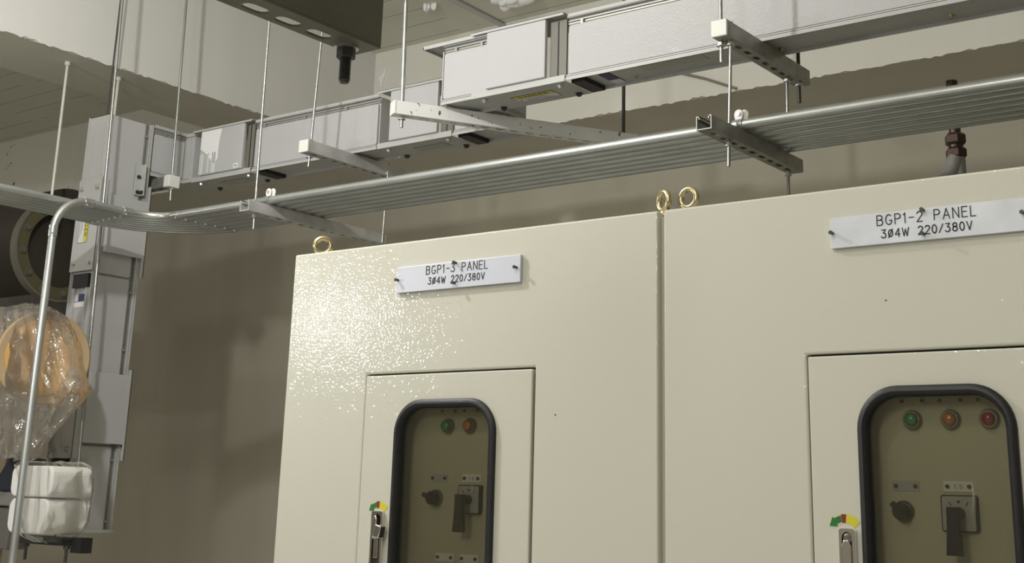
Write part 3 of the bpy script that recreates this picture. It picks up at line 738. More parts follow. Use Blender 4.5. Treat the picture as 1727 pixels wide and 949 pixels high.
bm = nb(); add_box(bm, (-0.002, 0.004, 0.006), (0.002, 0.128, 0.172)); obj('end_plate', bm, M['duct'], b2)
j1 = joint('busway_joint', 'white boxed busway joint with DANGER sticker underneath, nearest joint', T((-2.318, Y1, Z1)), 0.217, (-0.06, 0.281), gapx=(0.222, 0.279))
label_plate('danger_sticker', j1, T((0.05, 0.100, -0.0031)) @ Matrix.Rotation(math.radians(90), 4, 'X') @ T((0, 0, 0)), 0.15, 0.055)
# offset piece from near run back to the far run
b3 = bus('busway_elbow', 'busway offset piece linking the near run to the far run behind', T((-2.375, Y1+0.150, Z1-0.0)) @ RZ(math.pi/2), 0.12, screws=0.5)
# far run
Y2 = 3.190
b4 = bus('busway_section', 'long grey busway section of the far run between two boxed joints', T((-3.66, Y2, Z1)), 0.63, screws=0.21)
bm = nb(); add_box(bm, (0.005, 0.02, -0.004), (0.05, 0.128, 0.0094)); obj('black_insert', bm, M['duct_dark'], b4)
b5 = bus('busway_section', 'short busway stub at the right end of the far run, behind the white strut', T((-2.685, Y2, Z1)), 0.21, screws=0.3)
bm = nb(); add_box(bm, (0.005, 0.02, -0.004), (0.05, 0.128, 0.0094)); obj('black_insert', bm, M['duct_dark'], b5)
j2 = joint('busway_joint', 'grey boxed busway joint just above the white strut', T((-2.962, Y2, Z1)), 0.215, (-0.06, 0.272), gapx=(0.218, 0.27))
label_plate('faded_sticker', j2, T((0.06, 0.096, -0.0031)) @ Matrix.Rotation(math.radians(90), 4, 'X'), 0.14, 0.05, True)
j3 = joint('busway_joint', 'grey boxed busway joint streaked with white paint runs', T((-3.950, Y2, Z1)), 0.245, (-0.05, 0.285), gapx=(0.248, 0.283))
bm = nb()
add_prism(bm, [(0.002,0.190),(0.002,0.122),(0.03,0.105),(0.052,0.090),(0.062,0.076),(0.078,0.060),(0.090,0.056),(0.100,0.066),(0.108,0.074),(0.106,0.110),(0.110,0.150),(0.118,0.190)], 0.0006, Mx=T((0, -0.0146, 0)))
for x, z in ((0.003,0.020),(0.012,0.018),(0.019,0.022),(0.050,0.024),(0.075,0.021),(0.083,0.019),(0.090,0.020)): add_box(bm, (x, -0.0146, z), (x+0.0028, -0.014, 0.10))
obj('white_paint_run', bm, M['dripwhite'], j3)
bm = nb(); add_box(bm, (0.200, -0.0145, 0.022), (0.228, -0.014, 0.040)); o = obj('inspection_sticker', bm, M['label_w'], j3)
bm = nb(); add_box(bm, (0.205, -0.0149, 0.029), (0.222, -0.0144, 0.032)); obj('mark', bm, M['inkgrey'], o)
label_plate('faded_sticker', j3, T((0.06, 0.096, -0.0031)) @ Matrix.Rotation(math.radians(90), 4, 'X'), 0.14, 0.05, True)
# corner elbow
el = thing('busway_elbow', 'grey busway corner elbow where the far run turns towards the riser', 'busway elbow', (-4.07, Y2, Z1))
bm = nb(); add_prism(bm, [(-0.11, 0.0), (0.0, 0.0), (0.068, 0.0), (0.068, 0.13), (-0.11, 0.13)], 0.18, Mx=T((0, 0, 0)) @ Matrix(((1,0,0,0),(0,0,1,0),(0,1,0,0.010),(0,0,0,1))))
obj('housing', bm, M['duct'], el)
for nm, z in (('bottom_flange', 0.0), ('top_flange', 0.186)):
    bm = nb(); add_box(bm, (-0.115, -0.006, z), (0.068, 0.136, z+0.014)); obj(nm, bm, M['duct_plain'], el, bevel=0.001)
bm = nb(); add_box(bm, (0.0, -0.004, 0.016), (0.05, 0.0, 0.175)); obj('corner_strip', bm, M['duct_plain'], el)
# run towards the camera
b6 = bus('busway_section', 'busway section running from the riser top back to the corner elbow', T((-4.047, 3.030, Z1)) @ RZ(math.pi/2), 0.155, screws=0.07)
# riser (vertical): local x -> down, wide face -> +X, local z -> +Y
def riserM(z): return Matrix(((0, -1, 0, -4.045), (0, 0, 1, 2.822), (-1, 0, 0, z), (0, 0, 0, 1)))
def riser(name, label, z0, L, pan=(0.0, None)):
    t = bus(name, label, riserM(z0), L, panel=pan, screws=0.21)
    return t
rs1 = riser('busway_riser', 'upper vertical busway section rising to the ceiling beam', 2.945, 0.60)
bm = nb(); add_box(bm, (0.03, 0.030, 0.001), (0.30, 0.036, 0.0094)); add_box(bm, (0.03, 0.092, 0.001), (0.30, 0.098, 0.0094)); obj('narrow_face_rail', bm, M['duct_plain'], rs1)
rs2 = riser('busway_riser', 'middle vertical busway section left of the cabinets', 2.345, 0.60)
rs3 = riser('busway_riser', 'lowest vertical busway section behind the wrapped white foam', 1.745, 0.30)
for t in (rs2, rs3):
    bm = nb(); add_box(bm, (0.02, 0.025, 0.001), (0.30, 0.032, 0.0094)); add_box(bm, (0.02, 0.098, 0.001), (0.30, 0.105, 0.0094)); obj('narrow_face_rail', bm, M['duct_plain'], t)
bm = nb(); add_box(bm, (0.0, 0.02, -0.002), (0.05, 0.11, 0.0094)); obj('black_insert', bm, M['duct_dark'], rs2)
bm = nb(); add_box(bm, (0.051, 0.02, -0.002), (0.10, 0.11, 0.0094)); obj('black_insert', bm, M['duct_dark'], rs3)
bm = nb(); add_box(bm, (0.072, 0.040, 0.0075), (0.098, 0.100, 0.0094)); o = obj('rating_label', bm, M['label_b'], rs2)
bm = nb(); add_box(bm, (0.072, 0.078, 0.0070), (0.098, 0.100, 0.0075)); obj('white_corner', bm, M['label_w'], o)
bm = nb(); add_box(bm, (0.102, 0.040, 0.0075), (0.120, 0.100, 0.0094)); obj('silver_label', bm, M['cap'], rs2)
bm = nb(); add_box(bm, (0.045, 0.0025, 0.03), (0.14, 0.004, 0.07)); o = obj('rating_label', bm, M['swgrey'], rs3)
bm = nb()
for k in range(9): add_box(bm, (0.05+0.009*k, 0.0018, 0.034), (0.053+0.009*k, 0.0025, 0.066))
obj('small_print', bm, M['label_f'], o)
bm = nb(); add_box(bm, (0.288, -0.008, -0.002), (0.298, 0.134, 0.202)); obj('end_flange', bm, M['duct_plain'], rs3)
def rjoint(z0, L, label, sticker, plate):
    t = thing('busway_joint', label, 'busway joint', Mx=riserM(z0))
    bm = nb(); add_box(bm, (0, -0.016, 0.030), (L, -0.0015, 0.203)); obj('side_cover', bm, M['duct'], t, bevel=0.002)
    bm = nb(); add_box(bm, (plate[0], -0.0045, -0.0045), (plate[1], 0.1365, -0.001)); add_box(bm, (plate[0], -0.0045, -0.0045), (plate[1], -0.0015, 0.022)); obj('front_plate', bm, M['duct_plain'], t, bevel=0.001)
    bm = nb(); add_box(bm, (plate[0], -0.018, 0.2035), (plate[1], 0.02, 0.2065)); add_box(bm, (plate[0], -0.018, 0.195), (plate[1], -0.0165, 0.2065)); obj('rear_plate', bm, M['duct_plain'], t)
    for a in (plate[0]+0.035, plate[1]-0.030):
        for b in (0.020, 0.115):
            bm = nb(); bolt_bm(bm, (a, b, -0.0045), (0, 0, -1), 0.0085, 0.008); obj('bolt', bm, M['nut'], t, bevel=0.0006)
    if sticker:
        Mx = Matrix(((0, 0, -1, 0), (-1, 0, 0, 0), (0, 1, 0, 0), (0, 0, 0, 1)))
        # sticker reads downwards on the narrow face
        Ml = Matrix(((1, 0, 0, 0.03), (0, 0, -1, 0.106), (0, 1, 0, -0.0046), (0, 0, 0, 1)))
        label_plate('danger_sticker', t, Ml, 0.15, 0.055)
    return t
rjoint(2.640, 0.215, 'upper riser joint with the yellow DANGER sticker', True, (-0.06, 0.285))
rjoint(1.995, 0.245, 'lower riser joint partly behind the plastic film', False, (-0.02, 0.300))
# angle bracket with bolts on the riser side
t = thing('angle_bracket', 'small bolted angle bracket on the side of the upper riser', 'bracket', (-4.043, 3.00, 2.66))
bm = nb(); add_box(bm, (0.0, -0.04, 0.0), (0.004, -0.014, 0.12)); add_box(bm, (0.0, -0.014, 0.0), (0.022, -0.010, 0.12)); obj('angle', bm, M['duct_plain'], t)
for z in (0.012, 0.07): 
    bm = nb(); bolt_bm(bm, (0.004, -0.028, z), (1, 0, 0), 0.006, 0.006); obj('bolt', bm, M['bolt'], t)
bm = nb(); bolt_bm(bm, (0.012, -0.014, 0.012), (0, -1, 0), 0.006, 0.006); obj('bolt', bm, M['bolt'], t)

# ---------------------------------------------------------------- slotted strut channels
def slot_outline(cx, cy, l, w_, n=6):
    r = w_/2; out = []
    for k in range(n+1):
        a = math.radians(-90+180*k/n); out.append((cx+r*math.sin(a+math.pi/2) if False else cx + r*math.cos(math.radians(0))*0, 0))
    return out
def oval(cx, cz, hw, hl, n=5):
    """oval slot long in the second axis"""
    return [(cx+hw*math.cos(math.radians(180*k/n)), cz+(hl-hw)+hw*math.sin(math.radians(180*k/n))) for k in range(n+1)] + \
           [(cx-hw*math.cos(math.radians(180*k/n)), cz-(hl-hw)-hw*math.sin(math.radians(180*k/n))) for k in range(n+1)]
def strut(label, p0, p1, w=0.041, h=0.041, m='strut', cap=None, pitch=0.05, slot=(0.0065, 0.015), group=None, first=0.03, thick=0.0025, name='strut_channel'):
    p0 = Vector(p0); p1 = Vector(p1); d = p1-p0; L = d.length
    yaw = math.atan2(-d.x, d.y); pit = math.asin(d.z/L)
    t = thing(name, label, 'strut channel', Mx=T(p0) @ RZ(yaw) @ Matrix.Rotation(pit, 4, 'X'), group=group)
    bm = nb(); holes = []
    y = first+0.02
    while y < L-first:
        holes.append(oval(0, y, *slot)); y += pitch
    Mp = Matrix(((1,0,0,0),(0,0,1,0),(0,1,0,0),(0,0,0,1)))   # (x, thickness, z)->(x, z, thickness)
    add_prism(bm, [(-w/2, 0), (w/2, 0), (w/2, L), (-w/2, L)], thick, holes=holes, Mx=Mp)
    for s in (-1, 1):
        a, b = sorted((s*w/2, s*(w/2-thick)))
        add_box(bm, (a, 0, thick), (b, L, h))
        a, b = sorted((s*(w/2-thick), s*(w/2-0.009)))
        add_box(bm, (a, 0, h-thick), (b, L, h))
        a, b = sorted((s*(w/2-0.009), s*(w/2-0.009+thick)))
        add_box(bm, (a, 0, h-0.008), (b, L, h))
    obj('channel', bm, M[m], t)
    if cap:
        for e in cap:
            bm = nb(); y0, y1 = ((-0.004, 0.004) if e == 0 else (L-0.004, L+0.004))
            add_box(bm, (-w/2-0.001, y0, -0.001), (w/2+0.001, y1, h+0.001)); obj('end_cap', bm, M['cap'], t, bevel=0.002)
    return t
def hexnut(bm, x, y, z, r=0.009, h=0.008, ph=0.3):
    add_cyl(bm, (x, y, z), (x, y, z+h), r, 6, phase=ph)
def rod(label, a, b, r=0.005, m='rod', nuts=(), group='threaded hanger rods', cap=False, name='hanger_rod', nr=0.0095):
    a = Vector(a); b = Vector(b)
    t = thing(name, label, 'hanger rod', a, group=None)
    bm = nb(); add_cyl(bm, (0,0,0), b-a, r, 12); obj('rod', bm, M[m], t, smooth=True)
    for zz in nuts:
        f = (zz-a.z)/(b.z-a.z); p = (b-a)*f
        bm = nb(); hexnut(bm, p.x, p.y, p.z, nr, 0.009); add_cyl(bm, p+Vector((0,0,-0.0012)), p, nr*1.25, 16); obj('nut', bm, M['nut'], t)
    if cap:
        bm = nb(); add_cyl(bm, (0,0,0), (0,0,-0.014), r*2.0, 16); obj('anchor_cap', bm, M[m], t)
    return t

ZC = 2.483    # conduit support top
ZD = 2.7495   # duct support top
strut('conduit strut channel above the right cabinet, open near end', (-1.4405, 2.625, ZC-0.034), (-1.4405, 3.125, ZC-0.034), h=0.034, m='strut')
strut('conduit strut channel above the left cabinet with a bright lit side', (-3.118, 2.70, ZC-0.034), (-3.118, 3.34, ZC-0.034), h=0.034, m='strut_lit')
strut('duct strut channel at upper right with white end cap', (-1.4415, 2.712, ZD-0.041), (-1.4415, 3.190, ZD-0.041), h=0.041, m='strut', cap=(0,))
strut('duct strut channel with white end cap under the far busway run', (-3.160, 2.975, ZD-0.041), (-3.160, 3.460, ZD-0.041), h=0.041, m='strut_lit', cap=(0,))
strut('long strut channel in chipped white paint crossing under both busway runs', (-2.598, 2.800, ZD-0.041), (-2.178, 3.510, ZD-0.041), h=0.041, m='strut_white', cap=(0,), slot=(0.006, 0.016))
# stub bracket at the riser along X
t = strut('short strut stub with white end block beside the riser', (-4.20, 3.085, 2.7075), (-3.985, 3.085, 2.7075), h=0.041, m='strut', name='strut_stub')
bm = nb(); add_box(bm, (-0.026, 0.196, -0.003), (0.026, 0.230, 0.044)); obj('end_block', bm, M['cap'], t, bevel=0.003)
# dark channel close to the camera
t = thing('strut_channel', 'big dark slotted channel hanging close overhead at top centre', 'strut channel', (-1.022, 0.35, 2.10))
bm = nb(); Lc = 0.702
add_prism(bm, [(-0.0215, 0), (0.0215, 0), (0.0215, Lc), (-0.0215, Lc)], 0.0028, holes=[oval(-0.0045, 0.6265-0.0478*k, 0.0085, 0.0170) for k in range(12)], Mx=Matrix(((1,0,0,0),(0,0,1,0),(0,1,0,0),(0,0,0,1))))
add_box(bm, (0.0187, 0, 0.0028), (0.0215, Lc, 0.115)); add_box(bm, (-0.0215, 0, 0.1122), (0.0187, Lc, 0.115)); add_box(bm, (-0.0215, 0, 0.0028), (-0.0195, Lc, 0.0045))
obj('channel', bm, M['strut_dark'], t, bevel=0.0008, seg=2)
nearch = t
t = thing('threaded_bolt', 'black threaded stud hanging through the dark overhead channel', 'bolt', (-1.030, 1.025, 2.10))
bm = nb(); add_cyl(bm, (0, 0, -0.0025), (0, 0, 0.0), 0.0145, 24); obj('washer', bm, M['galv'], t)
bm = nb(); add_cyl(bm, (0, 0, -0.0145), (0, 0, -0.0025), 0.0115, 6, phase=0.2); obj('nut', bm, M['bolt'], t, bevel=0.001)
bm = nb(); prof = [(0, 0.02)]
z = 0.02
while z > -0.042:
    prof += [(0.0068, z), (0.0058, z-0.0008)]; z -= 0.0016
prof += [(0.0050, -0.044), (0, -0.044)]
add_lathe(bm, prof, (0, 0, 0), 'Z', 16); obj('stud', bm, M['bolt'], t)

# ---------------------------------------------------------------- hanger rods
rod('hanger rod of the upper right duct strut, near end', (-1.455, 2.752, ZS), (-1.4585, 2.752, 2.655), 0.0048, nuts=(2.750, 2.698))
rod('thin rod from duct strut down to conduit strut, near end right', (-1.434, 2.760, 2.76), (-1.440, 2.745, 2.385), 0.0042, nuts=(2.698, 2.437), nr=0.008)
rod('hanger rod of the upper right duct strut, far end', (-1.433, 3.155, ZS), (-1.436, 3.150, 2.65), 0.0052, m='bolt', nuts=(2.698,))
rod('thin rod from duct strut down to conduit strut, far end right', (-1.446, 3.100, 2.76), (-1.446, 3.085, 2.35), 0.0042, nuts=(2.698, 2.437), nr=0.008)
rod('long thin rod holding the left conduit strut near end', (-3.128, 2.745, ZS), (-3.1175, 2.745, 2.398), 0.0042, nuts=(2.484, 2.437), nr=0.008)
rod('long thin rod holding the far duct strut near end', (-3.125, 3.010, ZS), (-3.168, 3.010, 2.665), 0.0045, nuts=(2.750, 2.698))
rod('thin rod from far duct strut down to left conduit strut', (-3.098, 3.330, 2.71), (-3.098, 3.320, 2.45), 0.0035, nuts=(2.698,), nr=0.008)
rod('short stud under the far end of the far duct strut', (-3.160, 3.400, 2.76), (-3.160, 3.400, 2.694), 0.004, nuts=(2.698,))
rsl = rod('sleeved hanger rod of the chipped white strut, near end', (-2.605, 2.825, ZS), (-2.583, 2.825, 2.672), 0.0050, nuts=(2.698,))
bm = nb(); add_tube(bm, [(0.0138, 0, 3.075-ZS), (0.0198, 0, 2.752-ZS)], 0.0068); obj('rod_sleeve', bm, M['galv'], rsl, smooth=True)
rod('dark hanger rod at the far end of the chipped white strut', (-2.196, 3.465, ZS), (-2.196, 3.465, 2.71), 0.0058, m='bolt')
rod('hanger rod ending in the strut stub beside the riser', (-4.015, 3.085, ZS), (-3.985, 3.085, 2.655), 0.0050, nuts=(2.752, 2.698))
rod('long hanger rod passing down in front of the riser', (-3.955, 2.745, ZS), (-3.888, 2.745, 1.655), 0.0052)
rod('white painted rod anchored in the underside of the left beam, second from left', (-4.322, 3.032, 3.19), (-4.322, 3.032, 2.3), 0.0055, m='rodwhite', cap=True)
rod('white painted rod anchored in the underside of the left beam, leftmost', (-4.330, 2.800, 3.19), (-4.324, 2.800, 2.63), 0.0055, m='rodwhite', cap=True)
rod('short dark stud rising from the riser top', (-4.12, 2.86, 3.19+0.48), (-4.12, 2.86, 2.946), 0.0035, m='bolt')

# ---------------------------------------------------------------- conduits
def fillet(pts, rads, n=10):
    out = [Vector(pts[0])]
    for i in range(1, len(pts)-1):
        p = Vector(pts[i]); a = (Vector(pts[i-1])-p).normalized(); b = (Vector(pts[i+1])-p).normalized()
        r = rads[i-1]; ang = a.angle(b); tl = r/math.tan(ang/2)
        s = p+a*tl; e = p+b*tl
        c = p+(a+b).normalized()*(r/math.sin(ang/2))
        u = s-c; v = e-c; tot = u.angle(v)
        for k in range(n+1):
            f = k/n
            q = (u*math.sin((1-f)*tot)+v*math.sin(f*tot))/math.sin(tot)
            out.append(c+q)
    out.append(Vector(pts[-1]))
    return out
R_T = 0.0124; ZT2 = ZC+R_T+0.0006
def coupling(p, d, parent, m='tube_br', l=0.035):
    p = Vector(p); d = Vector(d).normalized()
    bm = nb(); add_tube(bm, [p-d*l/2, p+d*l/2], R_T+0.0022); 
    q = p + Vector((0.6, -0.6, -0.55)).normalized()*(R_T+0.001)
    o = obj('coupling', bm, M[m], parent, smooth=True)
    bm = nb(); add_cyl(bm, q, q+Vector((0.6, -0.6, -0.55)).normalized()*0.006, 0.0035, 8); obj('set_screw', bm, M['nut'], o)
for i in range(7):
    y = 2.782+0.0425*i; x = -3.668-0.0370*i
    words = ['nearest', 'second nearest', 'third nearest', 'middle', 'third farthest', 'second farthest', 'farthest'][i]
    rb = 0.115+0.038*i
    if i == 0:
        lab = 'nearest of the seven parallel steel conduits, bending straight down at the far left'
        t = thing('conduit', lab, 'conduit', (0,0,0), group=None)
        pts = [(1.6, y, ZT2), (x, y, ZT2), (x, 2.395, ZT2+0.006), (x+0.002, 2.397, 0.9)]
        path = fillet(pts, [rb, 0.115], 14)
        bm = nb(); add_tube(bm, path, R_T, 16); obj('pipe', bm, M['tube'], t, smooth=True)
        # bright bends
        k = [j for j, p in enumerate(path)]
        bm = nb(); add_tube(bm, path[1:16], R_T+0.0006, 16); obj('bend', bm, M['tube_br'], t, smooth=True)
        bm = nb(); add_tube(bm, path[16:31], R_T+0.0006, 16); obj('bend', bm, M['tube_br'], t, smooth=True)
        for a, b in ((path[1], (1,0,0)), (path[15], (0,1,0)), (path[16], (0,1,0)), (path[30], (0,0,1))): coupling(a, b, t)
    else:
        lab = f'{words} of the seven parallel steel conduits counted from the camera'
        t = thing('conduit', lab, 'conduit', (0,0,0))
        path = fillet([(1.6, y, ZT2), (x, y, ZT2), (x, 1.4, ZT2)], [rb], 14)
        bm = nb(); add_tube(bm, path, R_T, 16); obj('pipe', bm, M['tube'], t, smooth=True)
        bm = nb(); add_tube(bm, path[1:16], R_T+0.0006, 16); obj('bend', bm, M['tube_br'], t, smooth=True)
        coupling(path[1], (1,0,0), t); coupling(path[15], (0,1,0), t)
def clamp(label, x, y):
    """saddle clamp with two round ears standing up on the conduit"""
    t = thing('conduit_clamp', label, 'conduit clamp', (x, y, ZC))
    bm = nb()
    n = 14
    for k in range(n):
        a0 = math.radians(200-220*k/n); a1 = math.radians(200-220*(k+1)/n)
        r0_, r1_ = R_T+0.0008, R_T+0.0030
        pts = [(r0_*math.cos(a0), r0_*math.sin(a0)), (r1_*math.cos(a0), r1_*math.sin(a0)), (r1_*math.cos(a1), r1_*math.sin(a1)), (r0_*math.cos(a1), r0_*math.sin(a1))]
        A = [bm.verts.new((-0.011, p[0], p[1]+R_T)) for p in pts]; B = [bm.verts.new((0.011, p[0], p[1]+R_T)) for p in pts]
        bm.faces.new(A); bm.faces.new(B[::-1])
        for i in range(4):
            bm.faces.new((A[i], A[(i+1)%4], B[(i+1)%4], B[i]))
    obj('saddle', bm, M['galv'], t)
    for j, yy in enumerate((-0.004, 0.004)):
        bm = nb()
        out = [(-0.009, 0.026), (-0.012, 0.038)] + [(0.012*math.cos(math.radians(180-180*k/10)), 0.040+0.012*math.sin(math.radians(180-180*k/10))) for k in range(11)] + [(0.012, 0.038), (0.009, 0.026)]
        add_prism(bm, [(p[0]+0.011*j, p[1]) for p in out], 0.002, Mx=T((0, yy, 0)))
        obj('ear', bm, M['cap'], t)
    bm = nb(); add_cyl(bm, (0, -0.004, 0.040), (0, -0.008, 0.040), 0.005, 14); obj('screw', bm, M['nut'], t)
    return t
clamp('round eared clamp on the near conduit at the right strut', -1.428, 2.782)
clamp('round eared clamp on the near conduit at the left strut', -3.098, 2.782)
t = thing('conduit_clamp', 'low clamp foot on the farthest conduit at the right strut', 'conduit clamp', (-1.425, 3.037, ZC))
bm = nb(); add_box(bm, (-0.008, -0.030, 0.001), (0.008, -0.014, 0.006)); add_box(bm, (0.008, -0.028, 0.003), (0.020, -0.020, 0.009)); obj('foot', bm, M['cap'], t)

# ---------------------------------------------------------------- pipe fitting behind the right cabinet
t = thing('pipe_fitting', 'rusty brown double hexagon pipe union on a grey branch behind the right cabinet', 'pipe fitting', (-1.072, 3.30, 2.25))
bm = nb(); add_cyl(bm, (0, 0, 0.262), (0, 0, 0.44), 0.015, 18); obj('upper_pipe', bm, M['rust'], t, smooth=True)
def hexring(z0, z1, r):
    bm = nb(); c = 0.006
    add_lathe(bm, [(0, z0), (r-c, z0), (r, z0+c), (r, z1-c), (r-c, z1), (0, z1)], (0, 0, 0), 'Z', 6); return bm
obj('upper_nut', hexring(0.264, 0.296, 0.0275), M['rust'], t, bevel=0.001)
obj('lower_nut', hexring(0.228, 0.258, 0.0275), M['rust'], t, bevel=0.001)
bm = nb(); add_cyl(bm, (0, 0, 0.222), (0, 0, 0.268), 0.0185, 18); obj('neck', bm, M['rust'], t, smooth=True)
bm = nb(); add_tube(bm, [(0.004, 0, -2.25), (0.004, 0, 0.232)], 0.018, 18); add_tube(bm, fillet([(0.0, -0.006, 0.232), (-0.010, -0.010, 0.200), (-0.060, -0.045, 0.10), (-0.062, -0.045, -0.15)], [0.03, 0.05], 6), 0.021, 18); obj('branch_pipe', bm, M['greypipe'], t, smooth=True)

# ---------------------------------------------------------------- ceiling bits
bm = nb(); add_tube(bm, [(-3.40, 3.3, ZS-0.013), (-3.43, 4.398, ZS-0.013)], 0.0125); tag(obj('ceiling_conduit', bm, M['duct_plain'], smooth=True), 'pale conduit fixed flat to the ceiling slab', 'conduit')
def blob(name, label, c, s, seed, n=10):
    rnd = random.Random(seed); bm = nb()
    for k in range(n):
        r = bmesh.ops.create_icosphere(bm, subdivisions=2, radius=1)
        sx, sy, sz = (rnd.uniform(0.25, 0.5)*s[0], rnd.uniform(0.2, 0.4)*s[1], rnd.uniform(0.4, 0.8)*s[2])
        off = Vector((rnd.uniform(-1, 1)*s[0]*0.7, rnd.uniform(-1, 1)*s[1]*0.6, -sz*0.5))
        for v in r['verts']: v.co = Vector((v.co.x*sx, v.co.y*sy, v.co.z*sz)) + off + Vector(c)
    return tag(obj(name, bm, M['foamdrip'], smooth=True), label, 'foam residue')
blob('foam_residue', 'larger lump of dried white foam on the ceiling near the top edge', (-3.21, 4.17, ZS), (0.10, 0.07, 0.035), 3, 14)
blob('foam_residue', 'small shred of dried white foam on the ceiling left of the lump', (-3.56, 4.03, ZS), (0.035, 0.03, 0.03), 5, 6)
# torn white scrap on the beam face
bm = nb(); add_prism(bm, [(0.010, 0), (0.022, 0.002), (0.016, 0.022), (0.020, 0.040), (0.034, 0.062), (0.042, 0.096), (0.030, 0.085), (0.016, 0.062), (-0.012, 0.050), (0.002, 0.040), (0.008, 0.020)], 0.008, Mx=T((-4.175, 4.391, 3.49)))
tag(obj('torn_scrap', bm, M['foamdrip']), 'torn white scrap stuck on the back beam beside the corner', 'scrap')
bm = nb(); add_tube(bm, [(-2.55, 4.38, 3.285), (-2.40, 4.39, 3.228), (-2.265, 4.392, 3.165)], 0.0055); tag(obj('shadowline_tube', bm, M['shadowline'], smooth=True), 'thin grey cable modelled as a tube slanting down the back beam face', 'shadowline')  # thin tube standing in for a shadow line on the beam face

# ---------------------------------------------------------------- wrapped pipework at the left edge
t = thing('pipe_flange', 'large dark pipe end with bolted olive flange at the left edge', 'pipe', Mx=T((-4.55, 3.02, 2.505)) @ RZ(math.pi/2))
bm = nb(); add_lathe(bm, [(0, 0.05), (0.205, 0.05), (0.205, 0.6), (0, 0.6)], (0.06, 0.0, 0.06), 'Y', 48); obj('pipe_body', bm, M['pipedark'], t, smooth=True)
bm = nb(); add_lathe(bm, [(0.150, 0.0), (0.196, 0.0), (0.200, 0.006), (0.200, 0.03), (0.150, 0.03), (0.150, 0.0)], (0, 0, 0), 'Y', 48); obj('flange', bm, M['olive'], t, smooth=True)
bm = nb(); add_lathe(bm, [(0.198, -0.004), (0.206, -0.004), (0.206, 0.034), (0.198, 0.034), (0.198, -0.004)], (0, 0, 0), 'Y', 48); obj('rim', bm, M['rim'], t, smooth=True)
for k in range(12):
    a = 2*math.pi*(k+0.3)/12
    bm = nb(); bolt_bm(bm, (0.175*math.cos(a), 0, 0.175*math.sin(a)), (0, -1, 0), 0.012, 0.010); obj('bolt', bm, M['strut_dark'], t)
bm = nb(); add_box(bm, (-1.2, 0, -0.55), (0.0, 0.12, 0.0), Mx=None)
o = obj('grey_panel', bm, M['greysheet']); o.location = (-4.86, 3.32, 2.62)
tag(o, 'dark grey sheet metal box below the pipe flange, above the wrapped carton', 'box')
bm = nb(); add_box(bm, (-0.4, 0, -0.85), (0, 0.03, 0.0)); o = obj('brown_board', bm, M['carton']); o.location = (-4.12, 2.62, 2.195); tag(o, 'brown carton board behind the plastic film at the left edge', 'carton')
# ochre disc
t = thing('round_cover', 'round ochre cover wrapped in clear plastic film', 'cover', Mx=T((-3.825, 2.525, 2.003)) @ RZ(math.radians(72)))
bm = nb(); add_lathe(bm, [(0, 0.0), (0.120, 0.0), (0.124, 0.004), (0.124, 0.012)], (0, 0, 0), 'Y', 56); obj('face', bm, M['ochre'], t, smooth=True)
bm = nb(); add_lathe(bm, [(0.122, 0.006), (0.146, 0.0), (0.152, 0.006), (0.152, 0.022), (0, 0.022)], (0, 0, 0), 'Y', 56); obj('rim', bm, M['ochre_rim'], t, smooth=True)
def bag(name, label, levels, m, seed, n=96, fold=0.010, cy=2.47, ry=0.09, closed=False, ribs=1.4):
    """plastic film draped round something: closed horizontal sections with vertical folds"""
    bm = nb(); rings = []
    for j, (z, x0, x1, dy, rr) in enumerate(levels):
        ring = []
        for k in range(n):
            a = 2*math.pi*k/n
            ca, sa = math.cos(a), math.sin(a)
            e = 0.55
            px = (x0+x1)/2 + (x1-x0)/2*math.copysign(abs(ca)**e, ca)
            py = cy+dy + rr*math.copysign(abs(sa)**e, sa)
            nz = noise.noise(Vector((ca*3+seed*7, sa*3, z*3.0+seed)))*fold*ribs + noise.noise(Vector((ca*6+seed, sa*6, z*22)))*fold*0.6
            px += ca*nz; py += sa*nz*1.2
            ring.append(bm.verts.new((px, py, z + noise.noise(Vector((k*0.2, seed, z)))*fold*0.6)))
        rings.append(ring)
    for A, B in zip(rings, rings[1:]):
        for k in range(n):
            l = (k+1) % n
            bm.faces.new((A[k], A[l], B[l], B[k]))
    c = bm.verts.new(sum((v.co for v in rings[0]), Vector())/n)
    for k in range(n): bm.faces.new((rings[0][k], rings[0][(k+1) % n], c))
    if closed:
        c = bm.verts.new(sum((v.co for v in rings[-1]), Vector())/n)
        for k in range(n): bm.faces.new((rings[-1][(k+1) % n], rings[-1][k], c))
    bmesh.ops.recalc_face_normals(bm, faces=bm.faces[:])
    return tag(obj(name, bm, m, smooth=True), label, 'plastic film')
def interp(keys, n):
    out = []
    for i in range(n+1):
        f = i/n*(len(keys)-1); a = min(int(f), len(keys)-2); t_ = f-a
        out.append(tuple(keys[a][q]*(1-t_)+keys[a+1][q]*t_ for q in range(len(keys[0]))))
    return out
lv = interp([(2.172, -4.10, -3.84, 0.03, 0.05), (2.14, -4.12, -3.76, 0.03, 0.075), (2.08, -4.12, -3.695, 0.03, 0.085), (2.0, -4.12, -3.65, 0.03, 0.09), (1.925, -4.12, -3.60, 0.03, 0.085),
             (1.885, -4.10, -3.575, 0.03, 0.075), (1.850, -4.08, -3.625, 0.03, 0.07), (1.80, -4.06, -3.69, 0.03, 0.06), (1.74, -4.03, -3.77, 0.03, 0.055), (1.68, -4.00, -3.83, 0.03, 0.05)], 44)
bag('plastic_bag', 'large clear plastic bag draped round the ochre cover', lv, M['film'], 1.3, fold=0.016)
